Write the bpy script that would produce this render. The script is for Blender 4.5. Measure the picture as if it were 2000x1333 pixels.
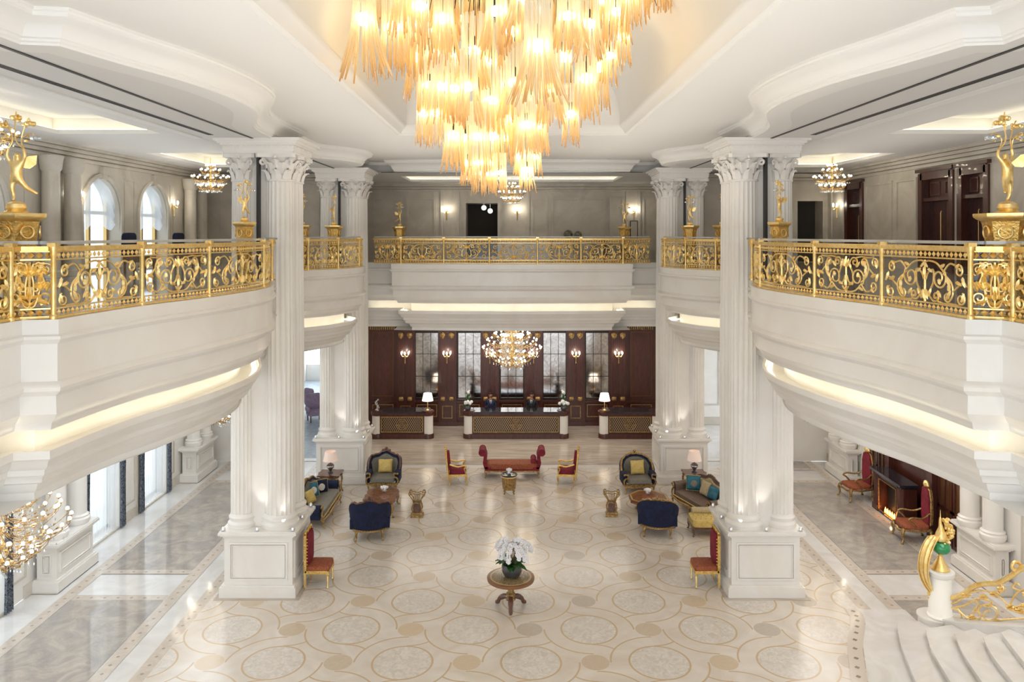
import bpy, math, random
from mathutils import Vector, Matrix
from math import sin, cos, pi, radians, sqrt, atan2, hypot
C = bpy.context.scene.collection
sc = bpy.context.scene
for o in list(bpy.data.objects): bpy.data.objects.remove(o)

# light levels
EXPO=0.80; WORLD=1.15; P_GAL=75; P_AISLE=165; P_GALB=14; P_REC=105; P_HALL=90; P_UP=200
COVE=2.6; COVE2=2.4; P_SPOT=14; P_CH=26; P_CH2=6; P_SC=2.2; P_GREAT=2.3; TUBE_GLOW=.03

# ------------------------------------------------------------------ camera, world, exposure
F = 1530.0            # focal length in pixels of the 2000 px frame
HC = 9.0              # eye height above the lobby floor
cam_d = bpy.data.cameras.new('camera'); cam = bpy.data.objects.new('camera', cam_d); C.objects.link(cam)
cam.location = (0, 0, HC); cam.rotation_euler = (pi/2, 0, 0)
cam_d.sensor_width = 36; cam_d.lens = F/2000*36; cam_d.shift_y = -0.10475; cam_d.clip_end = 300
sc.camera = cam
sc.view_settings.view_transform = 'Standard'; sc.view_settings.look = 'None'
sc.view_settings.exposure = EXPO; sc.view_settings.gamma = 1; sc.view_settings.use_curve_mapping = False
w = bpy.data.worlds.new('world'); sc.world = w; w.use_nodes = True
w.node_tree.nodes['Background'].inputs[0].default_value = (0.86, 0.93, 1.0, 1)
w.node_tree.nodes['Background'].inputs[1].default_value = WORLD
sc.cycles.max_bounces = 7; sc.cycles.diffuse_bounces = 4; sc.cycles.glossy_bounces = 3
sc.cycles.transmission_bounces = 5; sc.cycles.transparent_max_bounces = 14
sc.cycles.sample_clamp_indirect = 6; sc.cycles.caustics_reflective = False; sc.cycles.caustics_refractive = False

def light(name, kind, loc, energy, color=(1, .9, .75), size=.3, rot=None, spot=None, sy=None):
    d = bpy.data.lights.new(name, kind); o = bpy.data.objects.new(name, d); C.objects.link(o)
    o.location = loc; d.energy = energy; d.color = color
    if kind != 'SPOT': d.specular_factor = .06 if kind == 'POINT' else .3
    if kind == 'AREA':
        d.size = size
        if sy: d.shape = 'RECTANGLE'; d.size_y = sy
    else: d.shadow_soft_size = size
    if rot: o.rotation_euler = rot
    if spot: d.spot_size = spot; d.spot_blend = .6
    return o
WARM = (1, .93, .84); WHITE = (1, .955, .90)
# added fill lights without fixtures: up to the ceilings, down below, one behind camera
for s in (-1, 1):
    light('ceiling_fill', 'AREA', (s*3.2, 15.0, 9.3), P_UP/2, WHITE, 2.6, sy=26, rot=(pi, 0, 0))  # added fill floating in mid-air, brightens the hall ceiling
    light('gallery_fill', 'AREA', (s*9.6, 17, 9.35), P_GAL, (WHITE if s > 0 else (.93, .97, 1)), 3, sy=20, rot=(pi, 0, 0))  # added fill at mid-height, no fixture, brightens the gallery ceilings
    light('aisle_fill', 'AREA', (s*9.9, 20, 5.2), P_AISLE, (WHITE if s > 0 else (.82, .91, 1)), 2, sy=16)  # added unseen fill for the aisles, bluer on the left
light('gallery_fill', 'AREA', (0, 33.5, 9.3), P_GALB, WARM, 9, sy=4, rot=(pi, 0, 0))  # same added fill for the rear gallery ceiling
light('reception_fill', 'AREA', (0, 33.3, 5.2), P_REC, WARM, 10, sy=3)  # added unseen fill over the reception
light('lobby_fill', 'AREA', (0, -1.5, 11.0), P_HALL, WHITE, 10, sy=1.5, rot=(radians(58), 0, 0))  # added fill behind the camera, out of view

# ------------------------------------------------------------------ node helpers and materials
class X:
    def __init__(s, t, k): s.t = t; s.k = k
    def _m(s, op, *a):
        n = s.t.nodes.new('ShaderNodeMath'); n.operation = op
        for i, v in enumerate((s,)+a):
            if isinstance(v, X): s.t.links.new(v.k, n.inputs[i])
            else: n.inputs[i].default_value = v
        return X(s.t, n.outputs[0])
    def __add__(s, o): return s._m('ADD', o)
    __radd__ = __add__
    def __sub__(s, o): return s._m('SUBTRACT', o)
    def __rsub__(s, o): return (s*-1)+o
    def __mul__(s, o): return s._m('MULTIPLY', o)
    __rmul__ = __mul__
    def __truediv__(s, o): return s._m('DIVIDE', o)
    def __lt__(s, o): return s._m('LESS_THAN', o)
    def __gt__(s, o): return s._m('GREATER_THAN', o)
    def abs(s): return s._m('ABSOLUTE')
    def rnd(s): return s._m('ROUND')
    def flr(s): return s._m('FLOOR')
    def fr(s): return s._m('FRACT')
    def sqrt(s): return s._m('SQRT')
    def sgn(s): return s._m('SIGN')
    def mod2(s): return s._m('FLOORED_MODULO', 2.0)
    def mx(s, o): return s._m('MAXIMUM', o)
    def mn(s, o): return s._m('MINIMUM', o)
def mat(name):
    m = bpy.data.materials.new(name); m.use_nodes = True
    t = m.node_tree; b = t.nodes['Principled BSDF']
    return m, t, b
def col(c): return (c[0], c[1], c[2], 1)
def simple(name, c, rough=.5, metal=0, emit=None, es=0, coat=0, spec=None):
    m, t, b = mat(name)
    b.inputs['Base Color'].default_value = col(c); b.inputs['Roughness'].default_value = rough
    b.inputs['Metallic'].default_value = metal; b.inputs['Coat Weight'].default_value = coat
    if spec is not None: b.inputs['Specular IOR Level'].default_value = spec
    if emit: b.inputs['Emission Color'].default_value = col(emit); b.inputs['Emission Strength'].default_value = es
    return m
def coords(t, kind='Object'):
    tc = t.nodes.new('ShaderNodeTexCoord'); sx = t.nodes.new('ShaderNodeSeparateXYZ')
    t.links.new(tc.outputs[kind], sx.inputs[0])
    return tc.outputs[kind], X(t, sx.outputs[0]), X(t, sx.outputs[1]), X(t, sx.outputs[2])
def world_pos(t):
    g = t.nodes.new('ShaderNodeNewGeometry'); sx = t.nodes.new('ShaderNodeSeparateXYZ')
    t.links.new(g.outputs['Position'], sx.inputs[0])
    return g.outputs['Position'], X(t, sx.outputs[0]), X(t, sx.outputs[1]), X(t, sx.outputs[2])
def noise(t, vec, scale, detail=4, dist=0, rough=.55):
    n = t.nodes.new('ShaderNodeTexNoise'); n.inputs['Scale'].default_value = scale
    n.inputs['Detail'].default_value = detail; n.inputs['Distortion'].default_value = dist; n.inputs['Roughness'].default_value = rough
    if vec is not None: t.links.new(vec, n.inputs['Vector'])
    return X(t, n.outputs['Fac'])
def mixc(t, f, a, b):
    n = t.nodes.new('ShaderNodeMix'); n.data_type = 'RGBA'
    if isinstance(f, X): t.links.new(f.k, n.inputs[0])
    else: n.inputs[0].default_value = f
    for i, v in ((6, a), (7, b)):
        if isinstance(v, tuple): n.inputs[i].default_value = col(v)
        else: t.links.new(v, n.inputs[i])
    return n.outputs[2]
def ramp(t, f, stops):
    n = t.nodes.new('ShaderNodeValToRGB'); t.links.new(f.k, n.inputs[0])
    while len(n.color_ramp.elements) < len(stops): n.color_ramp.elements.new(.5)
    for e, (p, c) in zip(n.color_ramp.elements, stops): e.position = p; e.color = col(c)
    return n.outputs[0]
def noisy(name, c1, c2, scale=3, rough=.4, dist=1.5, lo=.35, hi=.65, metal=0, coat=0, bump=0, bscale=40, stretch=None, emit=0):
    m, t, b = mat(name)
    vec, x, y, z = coords(t)
    if stretch:
        mp = t.nodes.new('ShaderNodeMapping'); mp.inputs['Scale'].default_value = stretch
        t.links.new(vec, mp.inputs[0]); vec = mp.outputs[0]
    n = noise(t, vec, scale, 5, dist)
    t.links.new(ramp(t, n, [(lo, c1), (hi, c2)]), b.inputs['Base Color'])
    b.inputs['Roughness'].default_value = rough; b.inputs['Metallic'].default_value = metal; b.inputs['Coat Weight'].default_value = coat
    if bump:
        bn = t.nodes.new('ShaderNodeBump'); bn.inputs['Strength'].default_value = bump; bn.inputs['Distance'].default_value = .02
        nn = noise(t, vec, bscale, 3); t.links.new(nn.k, bn.inputs['Height']); t.links.new(bn.outputs[0], b.inputs['Normal'])
    return m
M = {}
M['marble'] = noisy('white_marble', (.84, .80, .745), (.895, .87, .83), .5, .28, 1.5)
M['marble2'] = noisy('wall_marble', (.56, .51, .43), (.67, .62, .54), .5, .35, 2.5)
M['plaster'] = simple('ceiling_plaster', (.86, .84, .80), .7)
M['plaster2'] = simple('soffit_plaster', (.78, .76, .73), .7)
M['gold'] = noisy('polished_gold', (.92, .62, .20), (1, .80, .40), 9, .36, 1, metal=.92, bump=.15, bscale=30)
M['gold_d'] = noisy('old_gold', (.20, .11, .045), (.62, .42, .17), 22, .40, 1, metal=.85, bump=.4, bscale=60)
M['gilt'] = noisy('gilded_panel', (.60, .36, .09), (.90, .62, .22), 14, .35, 1, metal=1, bump=.6, bscale=35)
M['brass'] = simple('brass', (.75, .55, .25), .3, 1)
M['silver'] = simple('chrome', (.85, .85, .88), .15, 1)
M['wood'] = noisy('dark_mahogany', (.055, .014, .009), (.10, .028, .018), 3, .33, 1.5, coat=.25, stretch=(6, 6, .7))
M['wood2'] = noisy('red_walnut', (.16, .055, .022), (.30, .12, .05), 5, .25, 2, coat=.5, stretch=(1, 4, 1))
M['wood3'] = noisy('brown_walnut', (.10, .04, .025), (.18, .08, .05), 6, .3, 2, coat=.4)
M['blackstone'] = simple('black_stone', (.02, .018, .025), .12, coat=.5)
M['velvet_blue'] = noisy('blue_velvet', (.002, .005, .026), (.006, .014, .06), 6, .8, 1)
M['velvet_red'] = noisy('crimson_velvet', (.16, .006, .018), (.27, .015, .035), 5, .8, 1)
M['damask'] = noisy('rust_damask', (.20, .035, .018), (.46, .14, .05), 26, .7, 1.5)
M['grey_fab'] = noisy('grey_brocade', (.16, .15, .12), (.27, .25, .21), 30, .75, 1)
M['beige_fab'] = noisy('beige_brocade', (.42, .33, .18), (.58, .47, .29), 25, .75, 1)
M['brown_fab'] = noisy('brown_brocade', (.10, .06, .045), (.22, .15, .11), 28, .6, 1)
M['yellow'] = noisy('gold_satin', (.60, .42, .10), (.74, .56, .20), 10, .45, 1)
M['teal'] = noisy('teal_satin', (.01, .09, .15), (.03, .2, .27), 12, .5, 1)
M['cream'] = simple('cream_fabric', (.72, .68, .6), .8)
M['lampshade'] = simple('linen_lampshade', (.75, .62, .55), .8, emit=(1, .75, .6), es=.15)
M['lampshade_lit'] = simple('lit_lampshade', (.85, .8, .72), .8, emit=(1, .9, .75), es=.9)
M['bulb'] = simple('glowing_bulb', (1, .95, .85), .4, emit=(1, .9, .72), es=16)
M['bulb_warm'] = simple('warm_glowing_lamp', (1, .9, .7), .4, emit=(1, .88, .62), es=8)
M['cove2'] = simple('coffer_light_strip', (1, .95, .8), .4, emit=(1, .94, .74), es=COVE2)
M['cove'] = simple('cove_light_strip', (1, .95, .8), .4, emit=(1, .93, .72), es=COVE)
for k in ('bulb', 'bulb_warm'): M[k].cycles.emission_sampling = 'NONE'
M['white'] = simple('white_petals', (.93, .92, .93), .6)
M['leaf'] = noisy('green_leaf', (.012, .07, .012), (.03, .14, .025), 8, .35, 1)
M['stem'] = simple('brown_stem', (.12, .07, .03), .6)
M['pot'] = simple('grey_glazed_pot', (.06, .06, .065), .15, coat=.6)
M['black'] = simple('matt_black', (.012, .012, .014), .5)
M['track'] = simple('dark_track', (.03, .027, .025), .5)
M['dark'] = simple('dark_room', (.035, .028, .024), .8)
M['skin'] = simple('skin', (.35, .17, .10), .5)
M['hair'] = simple('dark_hair', (.012, .009, .008), .5)
M['suit'] = simple('navy_suit', (.008, .014, .055), .7)
M['suit2'] = simple('black_suit', (.008, .009, .014), .7)
M['shirt'] = simple('white_shirt', (.75, .75, .78), .7)
M['purple'] = simple('purple_petal_heart', (.35,.10,.25), .6)
M['green'] = simple('green_enamel', (.01, .28, .09), .12, coat=.8)
M['frame'] = simple('gilded_frame', (.62, .42, .16), .35, .8)
M['bronze'] = simple('dark_bronze', (.04, .03, .022), .4, .7)
M['sheer'] = None
def translucent(name, c, tr=.5, trans=.15, gl=0.0):
    m = bpy.data.materials.new(name); m.use_nodes = True; t = m.node_tree; t.nodes.clear()
    out = t.nodes.new('ShaderNodeOutputMaterial')
    d = t.nodes.new('ShaderNodeBsdfDiffuse'); d.inputs[0].default_value = col(c)
    l = t.nodes.new('ShaderNodeBsdfTranslucent'); l.inputs[0].default_value = col(c)
    p = t.nodes.new('ShaderNodeBsdfTransparent')
    a = t.nodes.new('ShaderNodeMixShader'); a.inputs[0].default_value = tr
    t.links.new(d.outputs[0], a.inputs[1]); t.links.new(l.outputs[0], a.inputs[2])
    b = t.nodes.new('ShaderNodeMixShader'); b.inputs[0].default_value = trans
    t.links.new(a.outputs[0], b.inputs[1]); t.links.new(p.outputs[0], b.inputs[2])
    t.links.new(b.outputs[0], out.inputs[0])
    return m
M['sheer'] = translucent('sheer_curtain', (.95, .97, 1), .8, .6)
M['lace'] = translucent('lace_blind', (.92, .95, 1), .8, .4)
def glass(name, tint=(1, 1, 1), mixf=.12, rough=.02, gcol=(1, 1, 1)):
    m = bpy.data.materials.new(name); m.use_nodes = True; t = m.node_tree; t.nodes.clear()
    out = t.nodes.new('ShaderNodeOutputMaterial')
    p = t.nodes.new('ShaderNodeBsdfTransparent'); p.inputs[0].default_value = col(tint)
    g = t.nodes.new('ShaderNodeBsdfGlossy'); g.inputs['Roughness'].default_value = rough; g.inputs[0].default_value = col(gcol)
    b = t.nodes.new('ShaderNodeMixShader'); b.inputs[0].default_value = mixf
    t.links.new(p.outputs[0], b.inputs[1]); t.links.new(g.outputs[0], b.inputs[2]); t.links.new(b.outputs[0], out.inputs[0])
    return m
M['glass'] = glass('clear_glass', (.95, .97, .97), .06)
M['glassrail'] = simple('frosted_glass_handrail', (.60, .59, .55), .12, coat=.5)
M['petal_glass'] = glass('flower_glass', (.8, .85, .88), .45, .1)
# amber blown glass: clear at the top, deepening to amber at the tip
def amber():
    m = bpy.data.materials.new('amber_glass'); m.use_nodes = True; t = m.node_tree; t.nodes.clear()
    out = t.nodes.new('ShaderNodeOutputMaterial')
    vec, x, y, z = coords(t)
    c = ramp(t, z*-1, [(.15, (1, .95, .82)), (.6, (1, .88, .62)), (.85, (.98, .76, .41)), (1.0, (.78, .49, .18))])
    l = t.nodes.new('ShaderNodeBsdfTranslucent'); t.links.new(c, l.inputs[0])
    d = t.nodes.new('ShaderNodeBsdfDiffuse'); t.links.new(c, d.inputs[0])
    p = t.nodes.new('ShaderNodeBsdfTransparent'); t.links.new(mixc(t, .5, c, (1, 1, 1)), p.inputs[0])
    g = t.nodes.new('ShaderNodeBsdfGlossy'); g.inputs['Roughness'].default_value = .12
    e = t.nodes.new('ShaderNodeEmission'); e.inputs[1].default_value = TUBE_GLOW; t.links.new(c, e.inputs[0])
    def mx(f, a, b):
        n = t.nodes.new('ShaderNodeMixShader'); n.inputs[0].default_value = f
        t.links.new(a, n.inputs[1]); t.links.new(b, n.inputs[2]); return n.outputs[0]
    s = mx(.4, d.outputs[0], l.outputs[0]); s = mx(.42, s, p.outputs[0]); s = mx(.12, s, g.outputs[0])
    ad = t.nodes.new('ShaderNodeAddShader'); t.links.new(s, ad.inputs[0]); t.links.new(e.outputs[0], ad.inputs[1])
    t.links.new(ad.outputs[0], out.inputs[0])
    m.cycles.emission_sampling = 'NONE'
    return m
M['amber'] = amber()
M['mirror'] = noisy('antique_mirror', (.45, .42, .40), (.75, .72, .70), 2.5, .10, 3, metal=1)
# lobby floor: interlaced guilloche of rings and discs inlaid in cream marble
def floor_mat():
    m, t, b = mat('inlaid_marble_floor')
    vec, x, y, z = world_pos(t)
    u = (x-.40)/1.35; v = (y-17.81)/1.37
    def cell(u, v):
        p = (u+v)*.5; q = (u-v)*.5; rp = p.rnd(); rq = q.rnd()
        dp = p-rp; dq = q-rq
        return dp+dq, dp-dq, rp, rq
    du, dv, rp, rq = cell(u, v)
    bu, bv, bp, bq = cell(u+1, v)
    d = ((du*du)+(dv*dv)).sqrt()*1.35
    d2 = ((bu*bu)+(bv*bv)).sqrt()*1.35
    row = (rp-rq).mod2()*-2+1
    fu = du*row
    a = fu.abs(); sg = fu.sgn(); bb = dv*sg
    dist = (((a-1)*(a-1))+(bb*bb)).sqrt()*1.35
    dist2 = ((a*a)+((bb-1)*(bb-1))).sqrt()*1.35
    tail = (((dist-1.02).abs() < .020)*(bb < 0.0)).mx(((dist2-1.02).abs() < .020)*(bb > 0.0))*(d > .29)
    ring = ((d-.70).abs() < .020)*(dist2 > 1.02)*(dist > 1.02)
    ring2 = ((d2-.63).abs() < .022)
    line = tail.mx(ring).mx(ring2)
    n1 = noise(t, vec, .9, 5, 2); n2 = noise(t, vec, 7, 5, 1.5)
    base = ramp(t, n1, [(.3, (.70, .62, .53)), (.7, (.80, .74, .67))])
    grain = ramp(t, n2, [(.35, (.66, .60, .53)), (.7, (.82, .77, .71))])
    wn = t.nodes.new('ShaderNodeTexWhiteNoise'); wn.noise_dimensions = '2D'
    cb = t.nodes.new('ShaderNodeCombineXYZ'); t.links.new(rp.k, cb.inputs[0]); t.links.new(rq.k, cb.inputs[1]); t.links.new(cb.outputs[0], wn.inputs['Vector'])
    dotc = ramp(t, X(t, wn.outputs[0]), [(0, (.54, .43, .31)), (.5, (.66, .51, .32)), (.85, (.48, .43, .38))])
    dotc = mixc(t, n2*.8, dotc, (.72, .62, .50))
    c = mixc(t, d2 < .62, base, grain)
    c = mixc(t, line*.85, c, (.60, .43, .25))
    c = mixc(t, d < .295, c, dotc)
    t.links.new(c, b.inputs['Base Color']); b.inputs['Roughness'].default_value = .17
    b.inputs['Specular IOR Level'].default_value = .45
    return m
M['floor'] = floor_mat()
def aisle_mat():
    m, t, b = mat('brown_marble_floor')
    vec, x, y, z = world_pos(t)
    tx = (x/.9); ty = (y/.9)
    jx = ((tx.fr()-.5).abs() > .494); jy = ((ty.fr()-.5).abs() > .494)
    n = noise(t, vec, 1.7, 8, .8, .72); n2 = noise(t, vec, .5, 3, 1)
    c = ramp(t, n, [(.3, (.33, .30, .28)), (.46, (.43, .39, .35)), (.58, (.54, .48, .41)), (.72, (.62, .59, .56))])
    c = mixc(t, n2*.35, c, (.32, .31, .31))
    c = mixc(t, jx.mx(jy)*.4, c, (.45, .40, .34))
    t.links.new(c, b.inputs['Base Color']); b.inputs['Roughness'].default_value = .07
    return m
M['aisle'] = aisle_mat()
def strip_mat():
    m, t, b = mat('veined_travertine_floor')
    vec, x, y, z = world_pos(t)
    mp = t.nodes.new('ShaderNodeMapping'); mp.inputs['Scale'].default_value = (.6, 3.5, 1); t.links.new(vec, mp.inputs[0])
    n = noise(t, mp.outputs[0], 1.1, 6, .8)
    c = ramp(t, n, [(.3, (.42, .35, .29)), (.55, (.56, .49, .42)), (.7, (.66, .61, .55))])
    t.links.new(c, b.inputs['Base Color']); b.inputs['Roughness'].default_value = .12
    return m
M['strip'] = strip_mat()
def dotted_mat(axis, pitch=.33):
    m, t, b = mat('dotted_border_floor')
    vec, x, y, z = world_pos(t)
    u, v = (y, x) if axis == 'y' else (x, y)
    d = (((u/pitch).fr()-.5)*pitch).abs()
    tc, ox, oy, oz = coords(t)
    across = (ox if axis == 'y' else oy)
    dot = ((d+across.abs()) < .045)
    edge = (across.abs() > .145)
    n = noise(t, vec, 5, 4, 1)
    c = ramp(t, n, [(.35, (.60, .52, .44)), (.7, (.70, .62, .54))])
    c = mixc(t, dot*.65, c, (.26, .21, .16)); c = mixc(t, edge*.6, c, (.86, .82, .76))
    t.links.new(c, b.inputs['Base Color']); b.inputs['Roughness'].default_value = .1
    return m
M['dots_y'] = dotted_mat('y'); M['dots_x'] = dotted_mat('x')
M['whitefloor'] = noisy('white_marble_floor', (.72, .69, .65), (.82, .80, .78), .8, .09, 2)
def lattice_mat():
    m, t, b = mat('gilded_lattice')
    vec, x, y, z = coords(t)
    p = (x*1.6+z)/.15; q = (x*1.6-z)/.15
    l = ((p.fr()-.5).abs() > .435).mx((q.fr()-.5).abs() > .435)
    c = mixc(t, l, (.045, .016, .010), (.62, .48, .28))
    t.links.new(c, b.inputs['Base Color']); t.links.new((l*.4).k, b.inputs['Metallic'])
    b.inputs['Roughness'].default_value = .35
    return m
M['lattice'] = lattice_mat()
def drape_mat():
    m, t, b = mat('blue_patterned_drape')
    vec, x, y, z = coords(t)
    n = noise(t, vec, 9, 3, 2.5)
    t.links.new(ramp(t, n, [(.42, (.02, .028, .045)), (.5, (.22, .24, .27)), (.6, (.03, .04, .065))]), b.inputs['Base Color'])
    b.inputs['Roughness'].default_value = .8
    return m
M['drape'] = drape_mat()
def mosaic_mat():
    m, t, b = mat('marquetry_top')
    vec, x, y, z = coords(t)
    n = noise(t, vec, 60, 2, 1)
    r = ((x*x)+(y*y)).sqrt()
    c = ramp(t, n, [(.42, (.06, .035, .02)), (.55, (.45, .33, .16))])
    c = mixc(t, r > .46, c, (.55, .38, .16)); c = mixc(t, r > .50, c, (.24, .11, .05))
    t.links.new(c, b.inputs['Base Color']); b.inputs['Roughness'].default_value = .2
    return m
M['mosaic'] = mosaic_mat()
def octa_mat():
    m, t, b = mat('inlaid_walnut_top')
    vec, x, y, z = coords(t)
    k = .9238795; h = .38268
    r = (x.abs()).mx(y.abs()).mx((x.abs()+y.abs())*.70711)
    n = noise(t, vec, 6, 5, 2)
    c = ramp(t, n, [(.35, (.17, .06, .022)), (.65, (.27, .105, .04))])
    c = mixc(t, ((r-.43).abs() < .018), c, (.55, .36, .13)); c = mixc(t, r < .17, c, (.30, .10, .05))
    t.links.new(c, b.inputs['Base Color']); b.inputs['Roughness'].default_value = .18
    return m
M['octa'] = octa_mat()
M['fire'] = simple('flame', (1, .4, .1), .5, emit=(1, .38, .08), es=5)
M['globe'] = noisy('patterned_globe', (.05, .05, .035), (.30, .29, .22), 7, .35, 1)
M['lilac'] = noisy('lilac_fabric', (.35, .25, .36), (.5, .38, .5), 12, .8, 1)
M['bluefloor'] = noisy('blue_grey_carpet', (.30, .36, .42), (.5, .55, .6), 3, .4, 1)
M['win'] = simple('daylit_window', (.9, .95, 1), .5, emit=(.82, .92, 1), es=3.0)

# ------------------------------------------------------------------ mesh helpers
class MB:
    def __init__(s): s.v = []; s.f = []; s.mi = []; s.T = None; s.m = 0
    def add(s, vs, fs):
        n = len(s.v)
        if s.T is not None: vs = [tuple(s.T @ Vector(p)) for p in vs]
        s.v += [tuple(p) for p in vs]; s.f += [tuple(i+n for i in f) for f in fs]; s.mi += [s.m]*len(fs); return s
    def box(s, x0, y0, z0, x1, y1, z1):
        if x0 > x1: x0, x1 = x1, x0
        if y0 > y1: y0, y1 = y1, y0
        return s.add([(x0,y0,z0),(x1,y0,z0),(x1,y1,z0),(x0,y1,z0),(x0,y0,z1),(x1,y0,z1),(x1,y1,z1),(x0,y1,z1)],
            [(0,3,2,1),(4,5,6,7),(0,1,5,4),(1,2,6,5),(2,3,7,6),(3,0,4,7)])
    def lathe(s, prof, seg=16, c=(0,0,0), sx=1, sy=1, flute=None):
        vs = []; n = len(prof)
        for i in range(seg):
            a = 2*pi*i/seg
            for r, z in prof:
                k = flute(a, r, z) if flute else 1
                vs.append((c[0]+r*k*cos(a)*sx, c[1]+r*k*sin(a)*sy, c[2]+z))
        fs = []
        for i in range(seg):
            j = (i+1) % seg
            for k in range(n-1): fs.append((i*n+k, j*n+k, j*n+k+1, i*n+k+1))
        if prof[0][0] > 1e-4: fs.append(tuple(i*n for i in range(seg))[::-1])
        if prof[-1][0] > 1e-4: fs.append(tuple(i*n+n-1 for i in range(seg)))
        return s.add(vs, fs)
    def tube(s, pts, r, seg=6, closed=False):
        P = [Vector(p) for p in pts]; n = len(P)
        R = r if isinstance(r, (list, tuple)) else [r]*n
        vs = []; up = Vector((0,0,1)); pn = None
        for i in range(n):
            if closed: t = P[(i+1) % n]-P[i-1]
            else: t = P[min(i+1,n-1)]-P[max(i-1,0)]
            if t.length < 1e-9: t = Vector((0,0,1))
            t.normalize()
            if pn is None:
                a = up if abs(t.dot(up)) < .9 else Vector((1,0,0))
                nn = (a-t*a.dot(t)).normalized()
            else:
                nn = pn-t*pn.dot(t)
                nn = nn.normalized() if nn.length > 1e-6 else pn
            pn = nn; bb = t.cross(nn)
            for k in range(seg):
                a = 2*pi*k/seg; vs.append(tuple(P[i]+(nn*cos(a)+bb*sin(a))*R[i]))
        fs = []
        for i in range(n if closed else n-1):
            j = (i+1) % n
            for k in range(seg):
                l = (k+1) % seg; fs.append((i*seg+k, i*seg+l, j*seg+l, j*seg+k))
        if not closed: fs += [tuple(range(seg))[::-1], tuple((n-1)*seg+k for k in range(seg))]
        return s.add(vs, fs)
    def ext(s, poly, a, b, plane='xz'):
        n = len(poly)
        def f(u, v, w): return {'xz': (u, w, v), 'yz': (w, u, v), 'xy': (u, v, w)}[plane]
        vs = [f(u, v, a) for u, v in poly]+[f(u, v, b) for u, v in poly]
        return s.add(vs, [tuple(range(n)), tuple(range(n, 2*n))[::-1]]+[(i, i+n, (i+1) % n+n, (i+1) % n) for i in range(n)])
    def pill(s, c, h, e=.35, nu=20, nv=12, rot=0):
        def sp(x, p): return math.copysign(abs(x)**p, x)
        vs = []
        for j in range(nv+1):
            ph = -pi/2+pi*j/nv
            for i in range(nu):
                th = 2*pi*i/nu
                x = h[0]*sp(cos(ph), e)*sp(cos(th), e); y = h[1]*sp(cos(ph), e)*sp(sin(th), e); z = h[2]*sp(sin(ph), e)
                vs.append((c[0]+x*cos(rot)-y*sin(rot), c[1]+x*sin(rot)+y*cos(rot), c[2]+z))
        fs = [(j*nu+i, j*nu+(i+1) % nu, (j+1)*nu+(i+1) % nu, (j+1)*nu+i) for j in range(nv) for i in range(nu)]
        return s.add(vs, fs)
    def ball(s, c, r, nu=10, nv=7): return s.pill(c, (r, r, r) if not isinstance(r, tuple) else r, 1, nu, nv)
    def sweep(s, path, prof, side=1, closed=False, mono=None):
        n = len(path); vs = []; m = len(prof)
        for i in range(n):
            def dn(a, b):
                d = Vector((b[0]-a[0], b[1]-a[1])); 
                d = d.normalized() if d.length > 1e-9 else Vector((1, 0)); return Vector((-d.y, d.x))*side
            n0 = dn(path[i-1], path[i]) if (i > 0 or closed) else None
            n1 = dn(path[i], path[(i+1) % n]) if (i < n-1 or closed) else None
            if n0 is None: nn = n1
            elif n1 is None: nn = n0
            else:
                nn = (n0+n1)
                nn = nn.normalized() if nn.length > .2 else n0
                nn = nn/max(.45, nn.dot(n0))
            for o, z in prof: vs.append((path[i][0]+nn.x*o, path[i][1]+nn.y*o, z))
        if mono:
            ax = 1 if mono == 'y' else 0
            for i in range(n-1):
                d = Vector(path[i+1])-Vector(path[i])
                if abs(d[1-ax]) > 2*abs(d[ax]) and d.length > .25:
                    nn = Vector((-d.y, d.x))*side
                    for k in range(m):
                        if nn[ax] > 0:
                            lim = vs[(i+1)*m+k][ax]; r_ = range(i+2, n)
                        else: lim = vs[i*m+k][ax]; r_ = range(i-1, -1, -1)
                        for j in r_:
                            v = list(vs[j*m+k])
                            if (nn[ax] > 0 and v[ax] < lim) or (nn[ax] <= 0 and v[ax] > lim): v[ax] = lim; vs[j*m+k] = tuple(v)
                            else: break
        fs = []
        for i in range(n if closed else n-1):
            j = (i+1) % n
            for k in range(m-1): fs.append((i*m+k, j*m+k, j*m+k+1, i*m+k+1))
        return s.add(vs, fs)
def build(name, mb, m, parent=None, smooth=35, loc=None, rotz=0):
    me = bpy.data.meshes.new(name); me.from_pydata(mb.v, [], mb.f)
    ms = m if isinstance(m, (list, tuple)) else [m]
    for k in ms: me.materials.append(M[k] if isinstance(k, str) else k)
    if len(ms) > 1:
        for p, i in zip(me.polygons, mb.mi): p.material_index = i
    me.validate()
    if smooth: me.shade_smooth(); me.set_sharp_from_angle(angle=radians(smooth))
    o = bpy.data.objects.new(name, me); C.objects.link(o)
    if parent: o.parent = parent
    if loc: o.location = loc
    if rotz: o.rotation_euler[2] = rotz
    return o
def tag(o, label=None, cat=None, group=None, kind=None):
    if label: o['label'] = label
    if cat: o['category'] = cat
    if group: o['group'] = group
    if kind: o['kind'] = kind
    return o
def struct(name, mb, m, smooth=35): return tag(build(name, mb, m, None, smooth), kind='structure')
def thing(name, label, cat, loc=(0,0,0), rz=0, group=None):
    o = bpy.data.objects.new(name, None); C.objects.link(o); o.empty_display_size = .2
    o.location = loc; o.rotation_euler[2] = rz
    return tag(o, label, cat, group)
def dup(root, loc, rz=None, label=None, group=None, scale=None):
    r = root.copy(); C.objects.link(r); r.location = loc
    if rz is not None: r.rotation_euler[2] = rz
    if label: r['label'] = label
    if group: r['group'] = group
    if scale: r.scale = scale
    def rec(a, b):
        for ch in [q for q in KIDS(a)]:
            c = ch.copy(); C.objects.link(c); c.parent = b; rec(ch, c)
    rec(root, r)
    return r
def KIDS(a): return [q for q in a.children]
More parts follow.
